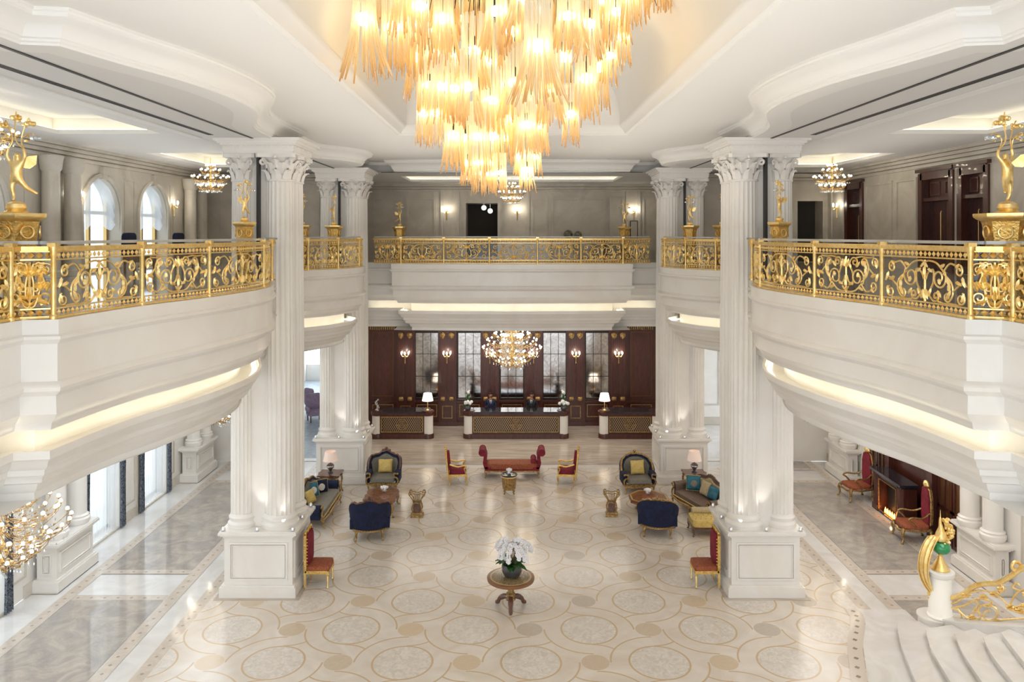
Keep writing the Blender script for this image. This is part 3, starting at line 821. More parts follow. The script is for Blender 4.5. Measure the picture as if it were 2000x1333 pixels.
def pier(cx, cy, s, label):
    t = thing('column_pier', label, 'column', (cx, cy, 0))
    hx = .945
    build('pedestal', pedestal_mb(-hx, hx, -hx, hx), 'marble', t)
    build('plinth_slab', MB().box(-hx-.1, -hx-.1, -.0, hx+.1, hx+.1, .012), 'strip', t, 0)
    # s=+1: atrium lies toward +x
    core = MB().box(-.62, -.55, 1.64, .55, .55, 11.36)
    build('pier_core', core, 'marble', t, 0)
    for yy in (-.42, .42):
        put_column('big', t, .42*s, yy); put_column('slim', t, -.52*s, yy)
    ent = MB()
    for o, z0, z1 in ((.86,11.0,11.05),(.88,11.05,11.2),(.93,11.2,11.24),(.98,11.24,11.30),(1.06,11.30,11.37)):
        ent.box(-o, -o, z0, o, o, z1)
    nd = 16
    for i in range(nd):
        u = -.84+1.68*i/(nd-1)
        for y in (-.9, .88): ent.box(u-.025, y, 11.14, u+.025, y+.02, 11.19)
        for x in (-.9, .88): ent.box(x, u-.025, 11.14, x+.02, u+.025, 11.19)
    build('entablature', ent, 'marble', t, 0)
    tr = MB().box(-.48*s-.03, -.6, ZM, -.48*s+.03, -.55, 11.36) if False else MB().box(-.06*s-.03, -.72, ZM, -.06*s+.03, -.55, 11.0)
    build('shutter_track', tr, 'track', t, 0)
    for (px, py) in ((.86*s,-.86),(-.02*s,-.86),(-.86*s,-.86),(.86*s,0),(.86*s,.86)):
        build('uplight', MB().lathe([(.03,0),(.05,.01),(.05,.06),(.035,.09),(0,.095)], 10, (px,py,1.64)), 'silver', t)
    for (px, py) in ((.0, -.75), (.62*s, -.80)):
        light('uplight_beam', 'SPOT', (cx+px, cy+py-.03, 1.80), P_SPOT, (1,.96,.9), .03, (radians(176), 0, 0), radians(50))
    return t
pier(-6.285, 20.255, 1, 'left front white marble pier of fluted twin columns on a panelled pedestal')
pier(6.285, 20.255, -1, 'right front white marble pier of fluted twin columns on a panelled pedestal')
pier(-6.2, 29.05, 1, 'left rear white marble pier of fluted columns beside the reception hall')
pier(6.2, 29.05, -1, 'right rear white marble pier of fluted columns beside the reception hall')
# wall piers of the side aisles: pedestal with two half columns, on both storeys
for nm, x0, x1, yy, lab in (('l', LW, -11.35, 19.6, 'left aisle wall, nearer the camera'), ('l', LW, -11.35, 28.3, 'left aisle wall, at its far end'),
                            ('r', 11.97, RW, 19.45, 'right aisle wall, nearer than the fireplace'), ('r', 11.95, RW, 28.0, 'right aisle wall, beyond the fireplace')):
    t = thing('wall_column', f'pair of engaged marble columns on a panelled pedestal by the {lab}', 'column', ((x0+x1)/2, yy+.95, 0))
    w = (x1-x0)/2
    build('pedestal', pedestal_mb(-w, w, -.95, .95, 1.23), 'marble', t)
    build('plinth_slab', MB().box(-w, -1.0, 0, w, 1.0, .01), 'marble2', t, 0)
    sx = 1 if nm == 'l' else -1
    for yo in (-.5, .5):
        c = build('column_shaft', MB().lathe([(.27,1.23),(.31,1.3),(.31,1.38),(.27,1.42),(.29,1.46),(.235,1.5),(.235,4.8),(.28,4.85),(.3,5.2)], 28, (sx*.02, yo, 0)), 'marble', t)
        if nm == 'l': c = build('column_shaft', MB().lathe([(.27,ZM),(.27,ZM+.15),(.22,ZM+.2),(.21,10.6),(.25,10.65),(.28,10.9),(.3,11.0)], 28, (sx*.02-.12*sx, yo, 0)), 'marble2', t)
# ------------------------------------------------------------------ gilded balustrades
class Path:
    def __init__(s, pts, off=0, side=1):
        P = [Vector((p[0], p[1])) for p in pts]; Q = []
        for i in range(len(P)):
            d = (P[min(i+1, len(P)-1)]-P[max(i-1, 0)]).normalized(); n = Vector((-d.y, d.x))*side
            Q.append(P[i]+n*off)
        s.p = Q; s.side = side; s.l = [0]
        for i in range(1, len(Q)): s.l.append(s.l[-1]+(Q[i]-Q[i-1]).length)
        s.L = s.l[-1]
    def at(s, t):
        t = min(max(t, 0), s.L-1e-6)
        i = 0
        while i < len(s.l)-2 and s.l[i+1] < t: i += 1
        d = s.l[i+1]-s.l[i]; k = (t-s.l[i])/d if d > 1e-9 else 0
        q = s.p[i].lerp(s.p[i+1], k); dr = (s.p[i+1]-s.p[i]).normalized()
        return q, Vector((-dr.y, dr.x))*s.side
    def nearest(s, x, y):
        best = (1e9, 0)
        for i in range(0, 400):
            t = s.L*i/399; q, _ = s.at(t); d = (q-Vector((x, y))).length
            if d < best[0]: best = (d, t)
        return best[1]
def scroll_curves(W, H, kind):
    """curves and leaves of one openwork panel, mirrored about the centre"""
    cur = []; leaf = []; k = min(1, W/1.5)
    def spir(cx, cz, r, a0, turns, d=1, n=22):
        return [(cx+r*(1-.72*i/n)*cos(a0+d*turns*2*pi*i/n), cz+r*(1-.72*i/n)*sin(a0+d*turns*2*pi*i/n)) for i in range(n+1)]
    def C(pts): cur.append(catmull(pts, 5))
    for m in (-1, 1):
        def X_(L): return [(W/2+m*x, z) for x, z in L]
        w = W/2
        cur.append(X_(catmull([(0,.05),(.10*w,.03),(.28*w,.06),(.44*w,.17)], 6)+spir(.34*w,.27,.16*k*1.0,-.6,1.35,1)))
        cur.append(X_(catmull([(.02,.30),(.08*w,.20),(.2*w,.16),(.2*w,.34),(.10*w,.50),(.2*w,.60)], 6)+spir(.26*w,.53,.07,1.6,1.2,-1)))
        cur.append(X_(catmull([(.44*w,.18),(.58*w,.06),(.72*w,.08)], 6)+spir(.80*w,.15,.085,-1.9,1.3,1)))
        cur.append(X_(catmull([(.44*w,.2),(.62*w,.32),(.66*w,.46),(.60*w,.56)], 6)+spir(.53*w,.52,.075,.4,1.2,1)))
        cur.append(X_(catmull([(.66*w,.44),(.78*w,.36),(.9*w,.30),(.96*w,.36)], 6)))
        cur.append(X_(spir(.84*w,.53,.09,-1.2,1.4,1)))
        cur.append(X_(catmull([(.30*w,.60),(.45*w,.62),(.62*w,.61),(.80*w,.62)], 6)))
        for (x, z, a, L, wd) in ((.50*w,.24,.9,.17,.05),(.36*w,.12,-.4,.14,.045),(.62*w,.42,2.2,.18,.055),(.72*w,.30,.3,.16,.05),(.16*w,.42,2.0,.14,.04),(.88*w,.22,1.2,.16,.045),(.30*w,.44,.8,.14,.045),(.74*w,.12,-.8,.10,.035),(.08*w,.14,.5,.12,.04),(.92*w,.44,1.9,.14,.04)):
            leaf.append((W/2+m*x, z, a if m > 0 else pi-a, L, wd))
        leaf.append((W/2+m*.34*w, .27, pi/2-m*.3, .10, .06)); leaf.append((W/2+m*.58*w, .33, pi/2, .12, .06))
    cur.append([(W/2, .02), (W/2, .62)])
    for a in (-.9,-.5,0,.5,.9): leaf.append((W/2, .44, pi/2+a, .17, .045))
    for a in (-.8,.8): leaf.append((W/2, .05, pi/2+a, .12, .03))
    leaf.append((W/2, .10, pi/2, .16, .05))
    if kind: cur = [[(x, H-z) for x, z in c] for c in cur]; leaf = [(x, H-z, -a, L, wd) for x, z, a, L, wd in leaf]
    return cur, leaf
def railing(pts, side, posts, label, group=None, lo=4):
    P = Path(pts, .10, side)
    q0, _ = P.at(0)
    t = thing('balustrade', label, 'railing', (q0.x, q0.y, ZM), 0, group)
    t0 = Vector((q0.x, q0.y, 0))
    def W(u, v, w=0):
        q, n = P.at(u); return (q.x+n.x*w-t0.x, q.y+n.y*w-t0.y, v)
    us = [0]+[x for x in posts]+[P.L]; us = sorted(us)
    # rails
    N = max(8, int(P.L/.18))
    line = [P.at(P.L*i/N)[0] for i in range(N+1)]; line = [(q.x-t0.x, q.y-t0.y) for q in line]
    for nm, a, b, w in (('top_rail', .90, .96, .045), ('bottom_rail', .0, .025, .03)):
        build(nm, MB().sweep(line, [(-w,a),(-w-.005,(a+b)/2),(-w,b),(w,b),(w,a),(-w,a)], side), 'gold', t)
    build('glass_handrail', MB().sweep(line, [(.05,.985),(.05,1.03),(.19,1.03),(.19,.985),(.05,.985)], side), 'glassrail', t)
    build('glass_pane', MB().sweep(line, [(.07,.02),(.07,.96)], side), 'glass', t)
    for nm, z in (('upper_band', .838), ('lower_band', .082)):
        mb = MB()
        for e in (-.054, .054): mb.sweep(line, [(-.015,z+e-.010),(-.015,z+e+.010),(.015,z+e+.010),(.015,z+e-.010),(-.015,z+e-.010)], side)
        n = int(P.L/.098)
        for i in range(n):
            c = P.L*(i+.5)/n; r = .045
            v = [W(c-r, z), W(c, z-r), W(c+r, z), W(c, z+r), W(c, z, -.028), W(c, z, .015)]
            mb.add(v, [(0,1,4),(1,2,4),(2,3,4),(3,0,4),(1,0,5),(2,1,5),(3,2,5),(0,3,5)])
        build(nm, mb, 'gold', t, 20)
    for u in posts:
        q = W(u, 0, -.01)
        build('post', MB().lathe([(.05,0),(.05,.04),(.033,.06),(.033,.82),(.045,.84),(.045,.90),(.05,.91),(.05,.965)], 12, q), 'gold', t)
        build('post_cap', MB().box(q[0]-.055, q[1]-.055, .955, q[0]+.055, q[1]+.055, 1.005), 'gold', t)
    for i in range(len(us)-1):
        a, b = us[i], us[i+1]
        if b-a < .35: continue
        Wd = b-a-.1
        n = max(1, round(Wd/1.75)); w1 = Wd/n
        mb = MB()
        for j in range(n):
            cur, leaf = scroll_curves(w1, .64, (i+j) % 2)
            o = a+.05+j*w1
            for c in cur: mb.tube([W(o+x, .13+z, -.005) for x, z in c], [.0145]*(len(c)-1)+[.02], 5)
            for (x, z, ang, L, wd) in leaf:
                ca, sa = cos(ang), sin(ang)
                vs = [W(o+x, .13+z, -.01)]
                for tt, ww in ((.25,.8),(.5,1),(.75,.65)):
                    for e in (-1, 0, 1):
                        lx = L*tt; ly = e*wd*ww*.68*(1.15 if tt != .5 else .85)
                        vs.append(W(o+x+lx*ca-ly*sa, .13+z+lx*sa+ly*ca, -.012 if e else -.04))
                vs.append(W(o+x+L*ca, .13+z+L*sa, -.015))
                mb.add(vs, [(0,1,2),(0,2,3),(1,4,5,2),(2,5,6,3),(4,7,8,5),(5,8,9,6),(7,10,8),(8,10,9)])
        build('scroll_panel', mb, 'gold', t, 45)
    return t
def posts_at(pts, side, locs):
    P = Path(pts, .10, side); return sorted(P.nearest(x, y) for x, y in locs)
LN = near[2:]; PL = [(-5.95,10.30),(-5.75,12.3),(-5.3,13.95),(-5.15,16.3)]
railing([(-5.95, 10.29)]+LN[1:-1]+[(-5.85,19.0)], 1, posts_at(LN, 1, PL)+[Path(LN, .1, 1).L-.06], 'gilded openwork balustrade on the near left gallery, curving to the front pier', 'curved gilded balustrades')
railing(mir([(-5.95, 10.29)]+LN[1:-1]+[(-5.85,19.0)]), -1, posts_at(LN, 1, PL)+[Path(LN, .1, 1).L-.06], 'gilded openwork balustrade on the near right gallery, curving to the front pier', 'curved gilded balustrades')
for s_ in (1, -1):
    pp = [(-9.0, 10.18), (-5.97, 10.30)]; pp = [(-6.36, 7.6), (-6.36, 10.18), (-6.0, 10.30)]
    pp[-1] = (-6.05, 10.28); P_ = pp if s_ == 1 else mir(pp)
    railing(P_, s_, [1.2, 2.48], f'short return of gilded balustrade in front of the nearest {"left" if s_==1 else "right"} gilded pedestal')
    m2 = mid[:-1]
    locs = [(-6.36,21.5),(-6.38,22.8),(-6.2,24.1),(-5.5,25.1),(-5.12,26.4)]
    lens = posts_at(m2, 1, locs)
    railing(m2 if s_ == 1 else mir(m2), s_, lens, f'gilded openwork balustrade between the front and rear piers of the {"left" if s_==1 else "right"} gallery', 'side bay balustrades')
bp = [(-5.35,30.5),(-4.6,30.5)]+back_c+[(4.6,30.5),(5.35,30.5)]
bp = [(-5.3,29.75),(-4.5,29.5)]+back_c[1:-1]+[(4.5,29.5),(5.3,29.75)]
locs = [(-5.3,29.75),(-4.2,29.45),(-2.15,29.2),(0,29.15),(2.15,29.2),(4.2,29.45),(5.3,29.75)]
locs = [(-4.2,29.45),(-2.55,29.25),(-.85,29.2),(.95,29.2),(2.6,29.25),(4.2,29.45)]
railing(bp, 1, posts_at(bp, 1, locs), 'long gilded openwork balustrade across the rear gallery above the reception')

# ------------------------------------------------------------------ gilded pedestals and cherub lamps
def skin(name, nodes, edges, m, parent=None, sub=1, loc=None):
    """one continuous body grown around connected joints: nodes = (x,y,z,radius)"""
    me = bpy.data.meshes.new(name); me.from_pydata([n[:3] for n in nodes], edges, [])
    me.materials.append(M[m] if isinstance(m, str) else m)
    o = bpy.data.objects.new(name, me); C.objects.link(o)
    md = o.modifiers.new('skin', 'SKIN'); md.use_smooth_shade = True
    for v, n in zip(me.skin_vertices[0].data, nodes):
        r = n[3]; v.radius = (r, r) if not isinstance(r, tuple) else r
    me.skin_vertices[0].data[0].use_root = True
    if sub: s2 = o.modifiers.new('sub', 'SUBSURF'); s2.levels = sub; s2.render_levels = sub
    if parent: o.parent = parent
    if loc: o.location = loc
    return o
def baked(o):
    """turn the modifiers into plain mesh so copies can share it"""
    dg = bpy.context.evaluated_depsgraph_get(); ev = o.evaluated_get(dg); me = bpy.data.meshes.new_from_object(ev)
    o.modifiers.clear(); o.data = me; 
    me.shade_smooth(); return o
def make_pedestal():
    t = thing('clock_pedestal', '', 'pedestal')
    b = MB()
    b.lathe([(.30,0),(.30,.05),(.24,.08),(.20,.14),(.16,.22),(.15,.45),(.19,.7),(.24,.85)], 6, (0,0,0))
    build('pedestal_base', b, 'gilt', t, 30)
    b = MB().lathe([(.22,.80),(.235,1.0),(.27,1.28),(.285,1.32)], 6)
    build('pedestal_body', b, 'gilt', t, 30)
    b = MB().lathe([(.27,1.31),(.30,1.335),(.33,1.35),(.36,1.375),(.37,1.40),(.37,1.43)], 6)
    build('cap_slab', b, 'gold', t, 30)
    for i in range(6):
        a = i*pi/3+pi/6; ca, sa = cos(a), sin(a); m = MB(); R = .225
        ring = [(R*ca+.02*ca-.075*cos(q)*sa, R*sa+.02*sa+.075*cos(q)*ca, 1.17+.085*sin(q)) for q in [2*pi*j/16 for j in range(16)]]
        m.tube(ring, .011, 5, True)
        m.tube([(.19*ca-.05*sa*sin(j), .19*sa+.05*ca*sin(j), .5+.06*j) for j in range(9)], .018, 5)
        build('medallion', m, 'gold', t)
    for i in range(6):
        a = i*pi/3; ca, sa = cos(a), sin(a); m = MB()
        m.tube([(.17*ca,.17*sa,.2),(.26*ca,.26*sa,.1),(.24*ca,.24*sa,.3),(.17*ca,.17*sa,.45),(.22*ca,.22*sa,.7),(.25*ca,.25*sa,.95)], [.02,.035,.03,.02,.025,.015], 6)
        for z in (.25,.4,.55,.7): m.ball((.2*ca,.2*sa,z), .03, 6, 4)
        build('scroll_bracket', m, 'gold_d', t)
    return t
def make_cherub():
    t = thing('cherub_lamp', '', 'lamp')
    build('ball_base', MB().lathe([(.13,0),(.14,.02),(.10,.04),(.12,.07),(.11,.12),(.06,.15),(0,.16)], 14), 'gold', t)
    N = [(0,0,.46,.060),(0,.0,.54,.058),(.01,0,.62,.062),(.015,0,.68,.035),(.02,-.01,.72,.03),(.025,-.02,.77,.052),
         (-.045,0,.42,.042),(-.05,-.01,.32,.032),(-.03,.0,.22,.022),(-.02,-.03,.16,.020),
         (.05,0,.42,.042),(.10,.05,.33,.032),(.16,.11,.28,.022),(.20,.13,.25,.018),
         (-.07,0,.65,.028),(-.11,-.02,.74,.022),(-.09,-.02,.84,.018),(.08,0,.65,.028),(.13,-.03,.73,.022),(.11,-.03,.83,.018)]
    E = [(0,1),(1,2),(2,3),(3,4),(4,5),(0,6),(6,7),(7,8),(8,9),(0,10),(10,11),(11,12),(12,13),(2,14),(14,15),(15,16),(2,17),(17,18),(18,19)]
    baked(skin('cherub_body', N, E, 'gold', t))
    m = MB()
    for s_ in (-1, 1):
        m.T = Matrix.Translation((0,.05,.64)) @ Matrix.Rotation(s_*.5, 4, 'Z')
        m.add([(0,0,0),(s_*.10,.02,.10),(s_*.2,.04,.12),(s_*.19,.04,.0),(s_*.12,.03,-.06),(s_*.04,.01,-.05)], [(0,1,2,3,4,5)])
    m.T = None
    build('wing', m, 'gold', t)
    m = MB(); tips = [(-.16,.0,1.12),(.02,-.03,1.22),(.17,.02,1.15),(-.24,.02,.98),(.26,-.02,.96)]
    for i, (x, y, z) in enumerate(tips):
        m.tube(catmull([((-.09 if x < 0 else .11),-.02,.82),(x*.3,y,.95),(x*.8,y,z+.06),(x,y,z)], 5), .008, 5)
        for q in range(4):
            a = q*1.6+i; m.pill((x*.7+.04*cos(a), y+.03*sin(a), z-.04+.02*q), (.03,.008,.018), .9, 6, 4, a)
    build('branch', m, 'gold', t)
    for i, (x, y, z) in enumerate(tips):
        mm = MB()
        for q in range(5):
            a = q*2*pi/5; mm.pill((x+.035*cos(a), y+.035*sin(a), z-.005), (.04,.022,.03), .8, 8, 5, a)
        build('glass_flower', mm, 'petal_glass' if i > 2 else 'gold', t)
    return t
ped = make_pedestal(); chb = make_cherub()
PP = [(-6.72,10.62,1.12,'near left gallery, at the left edge of the photo','nearest left'),(6.72,10.62,1.12,'near right gallery, at the right edge of the photo','nearest right'),
      (-6.30,18.45,.82,'left gallery, just in front of the left front pier','left, in front of the front pier'),(6.30,18.45,.82,'right gallery, just in front of the right front pier','right, in front of the front pier'),
      (-6.74,25.1,.85,'left gallery, half hidden by the left front pier','left, half hidden by the front pier'),(6.74,25.1,.85,'right gallery, half hidden by the right front pier','right, half hidden by the front pier'),
      (-5.95,26.2,.85,'left gallery, in front of the left rear pier','left, in front of the rear pier'),(5.95,26.2,.85,'right gallery, in front of the right rear pier','right, in front of the rear pier'),
      (-4.35,30.3,.80,'rear gallery, left of the dark doorway','rear gallery, left side'),(4.35,30.3,.80,'rear gallery, right of the two globes','rear gallery, right side')]
for i, (x, y, k, a, b) in enumerate(PP):
    H = 1.46; zz = H/1.43
    l1 = f'gilded hexagonal pedestal on the {a}'; l2 = f'golden cherub lamp on the pedestal: {b}'
    if i == 0: p = ped; c = chb
    else: p = dup(ped, (0,0,0)); c = dup(chb, (0,0,0))
    p.location = (x, y, ZM); p.rotation_euler[2] = i*.4; p.scale = (k, k, .98); p['label'] = l1; p['group'] = 'gilded pedestals behind the balustrades'
    c.location = (x, y, ZM+1.43*.98); c.rotation_euler[2] = (0 if x < 0 else pi) + i*.3; c.scale = (k*.95,)*3; c['label'] = l2; c['group'] = 'cherub lamps on the gilded pedestals'

# ------------------------------------------------------------------ chandeliers with candle bulbs
def make_chandelier(name, R, tiers, stemtop, seed=1):
    random.seed(seed)
    t = thing(name, '', 'chandelier')
    build('stem', MB().lathe([(.0,-.62*R),(.05*R,-.6*R),(.09*R,-.52*R),(.03*R,-.42*R),(.10*R,-.25*R),(.04*R,-.1*R),(.08*R,.1*R),(.03*R,.25*R),(.07*R,.45*R),(.02*R,.6*R),(.012,.7*R),(.012,stemtop)], 10), 'brass', t)
    for (n, r, z, drop, ph) in tiers:
        first = None
        for i in range(n):
            a = 2*pi*i/n+ph
            if first is None:
                arm = MB().tube(catmull([(.04*R,0,z-drop*.3),(r*.35,0,z-drop),(r*.75,0,z-drop*.8),(r*.98,0,z-drop*.25),(r,0,z)], 4), .0075, 4)
                arm.lathe([(.012,0),(.04,.02),(.045,.035)], 8, (r,0,z-.01))
                for q in range(3): arm.pill((r*(.4+.2*q), 0, z-drop*.7), (.05,.008,.02), .9, 6, 4, .8)
                o = build('arm', arm, 'gold_d', t); bl = build('bulb', MB().ball((r,0,z+.05), .034 if R > 1 else .03, 8, 6), 'bulb', o)
                cr = MB()
                for q in range(5): cr.add([(r*(.35+.14*q)+d[0]*.018, d[1]*.018, z-drop*.9-.05+d[2]*.035) for d in ((1,0,0),(0,1,0),(-1,0,0),(0,-1,0),(0,0,1),(0,0,-1))], [(0,1,4),(1,2,4),(2,3,4),(3,0,4),(1,0,5),(2,1,5),(3,2,5),(0,3,5)])
                build('crystal', cr, 'petal_glass', o, 0)['kind'] = 'stuff'
                first = o; first.rotation_euler[2] = a
            else:
                o = first.copy(); C.objects.link(o); o.parent = t; o.rotation_euler[2] = a
                for ch in list(first.children): d = ch.copy(); C.objects.link(d); d.parent = o
    return t
big = make_chandelier('branch_chandelier', 1.15, [(22,1.2,.05,.3,0),(18,1.02,.36,.28,.1),(16,.85,-.26,.3,.2),(14,.72,.62,.25,0),(12,.55,-.52,.2,.3),(8,.36,.84,.16,.1)], 1.2)
sm = make_chandelier('bulb_chandelier', .56, [(14,.56,0,.14,0),(12,.38,-.28,.12,.2),(8,.3,.22,.1,.1),(5,.14,.36,.08,0)], .65, 2)
def lampat(x, y, z, e, r=.8):
    for q in range(6): light('chandelier_light', 'POINT', (x+r*cos(q*pi/3), y+r*sin(q*pi/3), z+.15*(q % 2)), e/6, (1, .88, .68), .07)
for i, (x, y, z, l) in enumerate(((0, 32.2, 4.25, 'large branching chandelier with many small bulbs hanging over the reception'),
        (-9.7, 14.8, 3.4, 'large branching chandelier at the left edge below the near gallery'),
        (-9.7, 25.5, 3.55, 'branching chandelier in the far left aisle, its lower bulbs showing under the gallery'),
        (10.35, 26.3, 3.45, 'branching chandelier in the far right aisle, its lower bulbs showing under the gallery'))):
    o = big if i == 0 else dup(big, (x,y,z))
    o.location = (x, y, z); o['label'] = l; o['group'] = 'large branching chandeliers'; lampat(x, y, z-.75, P_CH if i == 0 else P_CH*.35)
for i, (x, y, z, l) in enumerate(((-9.7, 25.2, 10.8, 'small bulb chandelier in the upper left gallery beside the pier'),
        (-9.8, 14.5, 10.85, 'small bulb chandelier at the upper left edge of the near gallery'),
        (10.3, 25.2, 10.8, 'small bulb chandelier in the upper right gallery left of the dark doors'),
        (0, 33.4, 10.75, 'small bulb chandelier in the rear gallery behind the amber glass'))):
    o = sm if i == 0 else dup(sm, (x,y,z))
    o.location = (x, y, z); o['label'] = l; o['group'] = 'small gallery chandeliers'; lampat(x, y, z-.45, P_CH2, .3)
# wall sconces
def make_sconce(wood):
    t = thing('wall_sconce', '', 'lamp')
    m = MB().lathe([(.0,-.42),(.03,-.38),(.02,-.2),(.05,0),(.03,.08)], 8, (0,-.06,0)).box(-.04,-.05,-.15,.04,0,.1)
    arms = ((-.16,0),(0,-.07),(.16,0))
    for x, q in arms: m.tube(catmull([(0,-.06,0),(x*.6,-.12+q,-.08),(x,-.12+q,.02)], 4), .012, 4)
    build('bracket', m, 'brass', t)
    for x, q in arms: build('candle_bulb', MB().pill((x,-.12+q,.1), (.035,.035,.07), 1, 8, 6), 'bulb', t)
    return t
s0 = make_sconce(0); first = True
SC = [((-12.03,21.6,10.0),pi/2,'left gallery wall, left of the nearer arched window'),((-12.03,27.75,10.0),pi/2,'left gallery wall, right of the farther arched window'),
      ((-3.08,36.95,10.05),0,'rear gallery wall, left of the dark doorway'),((.25,36.95,10.05),0,'rear gallery wall, right of the dark doorway'),((5.75,36.95,10.05),0,'rear gallery wall, above the small notice frame'),
      ((12.45,29.9,10.0),-pi/2,'right gallery wall, left of the farthest dark door')]
SC2 = [(-4.98,'leftmost wooden pilaster of the reception wall'),(-3.03,'second wooden pilaster of the reception wall from the left'),(-1.03,'wooden pilaster left of the middle mirror'),(1.0,'wooden pilaster right of the middle mirror'),(2.98,'second wooden pilaster of the reception wall from the right'),(4.97,'rightmost wooden pilaster of the reception wall')]
for x, l in SC2: SC.append(((x, 36.56, 3.35), 0, l))
for p, r, l in SC:
    o = s0 if first else dup(s0, p, r); first = False
    o.location = p; o.rotation_euler[2] = r; o['label'] = f'brass three-candle wall light on the {l}'; o['group'] = 'wall candle lights'
    v = Vector((0,-.45,.15)); v.rotate(Matrix.Rotation(r, 3, 'Z'))
    light('sconce_light', 'POINT', (p[0]+v.x, p[1]+v.y, p[2]+v.z), P_SC, (1,.93,.8), .04)

# ------------------------------------------------------------------ the great amber glass chandelier
random.seed(7)
def tassel_mb(n, L, r0, r1, seed, tr=.014):
    rnd = random.Random(seed); mb = MB()
    for i in range(n):
        a = 2*pi*i/n+rnd.uniform(-.15,.15); q = rnd.uniform(.62, 1.05); rr = r0*q; re = r1*q*rnd.uniform(.8,1.15); l = L*rnd.uniform(.84, 1.06)
        tw = rnd.uniform(-.15,.15); pts = []; rad = []
        for j in range(9):
            t = j/8; R = rr+(re-rr)*max(0, (t-.42)/.58)**1.7
            pts.append((R*cos(a+tw*t), R*sin(a+tw*t), -l*t)); rad.append(tr*(.85+.35*t)*(1 if j < 8 else .55))
        mb.tube(pts, rad, 6)
    return mb
KINDS = [tassel_mb(26, 1.0, .19, .31, 1, .016), tassel_mb(28, 1.0, .20, .27, 2, .015), tassel_mb(24, 1.0, .15, .20, 3, .012), tassel_mb(22, 1.0, .19, .42, 4, .019)]
great = thing('great_chandelier', 'huge tiered chandelier of flared amber glass tube clusters over the lobby', 'chandelier', (0, 14, 13.2))
frame = MB()
PR = [None]*4
def tassel(px, py_lamp, py_end, kind, Y, sc_=1.0):
    """lamp height and tube ends given where the photo shows them, at distance Y"""
    k = F/Y; x = (px-1000)/k; ze = HC+(457-py_end)/k; zl = HC+(457-py_lamp)/k
    L = (zl-ze)/.52; L = max(.7, min(2.2, L)); zt = ze+L
    if PR[kind] is None:
        o = build('glass_tassel', KINDS[kind], 'amber', great)
        b = MB().pill((0,0,-.49), (.12,.12,.06), 1, 14, 8); b2 = build('lamp_bulb', b, 'bulb_warm', o)
        h = build('lamp_holder', MB().lathe([(.015,-.42),(.03,-.41),(.03,-.30),(.01,-.28),(.005,.35)], 8), 'bronze', o)
        PR[kind] = o
    else:
        s_ = PR[kind]; o = s_.copy(); C.objects.link(o); o.parent = great
        for ch in list(s_.children): d = ch.copy(); C.objects.link(d); d.parent = o
    o.location = (x, Y-14, zt-13.2); o.rotation_euler[2] = random.uniform(0, 6); o.scale = (sc_, sc_, L)
    return x, Y, zl
T = [(710,35,152,3,12.2,.95),(768,50,140,1,12.8,.9),(802,42,150,1,13.4,.9),(865,35,130,0,12.9,.9),(925,98,175,0,13,1),(1052,88,200,3,11.6,1.05),
     (1205,22,85,1,13,.95),(1150,45,120,0,12.6,1),(1110,30,100,0,11.9,1),(970,20,110,0,12.5,1),(905,35,90,1,14.5,1),(840,60,140,1,14.5,.9),
     (1190,108,165,2,14,.9),(1215,70,130,2,14.6,.9),(1145,152,238,1,13.6,.9),(1115,222,284,2,13.6,.85),(1172,130,215,2,14.2,.9),
     (838,165,222,1,13.4,.9),(862,168,240,0,13,.8),(888,172,240,0,13.2,.8),(915,168,245,0,12.8,.85),(815,110,195,0,13.8,.9),(850,105,190,1,14.3,.9),
     (828,220,284,2,13.6,.8),(852,220,285,2,13.2,.8),(960,195,265,1,13.3,.9),(1005,160,240,0,13.2,1),(985,230,300,1,14,.9),(1075,170,250,0,13.2,.9),(1040,200,290,1,14,.95),
     (885,263,335,1,13.5,.8),(910,268,320,1,14.2,.85),(935,266,338,1,13.2,.8),(962,265,335,1,13.8,.85),(990,268,330,1,14.3,.85),(1028,243,304,0,13,.85),(1050,246,300,1,13.6,.8),
     (915,318,364,2,13.6,.8),(935,320,360,2,13.1,.7),(955,318,362,2,13.9,.75),(1020,305,345,2,13.6,.85),(1043,308,345,2,14.1,.8),
     (935,350,378,2,13.5,.7),(955,352,379,2,13.9,.75),(977,350,378,2,13.6,.7),(1028,338,373,2,13.3,.75),
     (1285,-60,22,1,13.2,.9),(1305,-70,18,1,13.8,.9),(1250,-20,38,2,13.8,.9),(1000,60,150,1,14.6,1),(1060,20,110,1,14.8,1),(1180,0,60,0,13.8,1),
     (740,-10,60,0,14,.9),(950,120,210,1,14.8,1),(1100,110,190,2,14.4,1),(880,110,180,2,15,1),(790,-20,70,0,12.4,.9),(1020,-10,80,3,12.2,1),(870,-30,60,0,13.5,1),
     (930,-25,70,1,14,1),(1085,-30,50,1,13.6,1),(1140,-30,40,1,13,1),(690,-30,45,1,14.2,.8),(1230,-10,55,2,12.6,.9),(820,10,95,2,12.2,.9)]
tops = []
for i, a in enumerate(T):
    x, Y, zl = tassel(*a)
    tops.append((x, Y))
    if i % 5 == 0: light('great_chandelier_light', 'POINT', (x, Y, zl-.05), P_GREAT, (1, .88, .68), .06)
# the carrying frame and thin cables up to the vault
fm = MB()
for x, Y in tops: fm.tube([(x, Y-14, -.4), (x*.9, (Y-14)*.9, .29)], .006, 4)
fm.lathe([(2.6,.27),(2.6,.31),(0,.31)], 24)
build('ceiling_plate', fm, 'bronze', great)
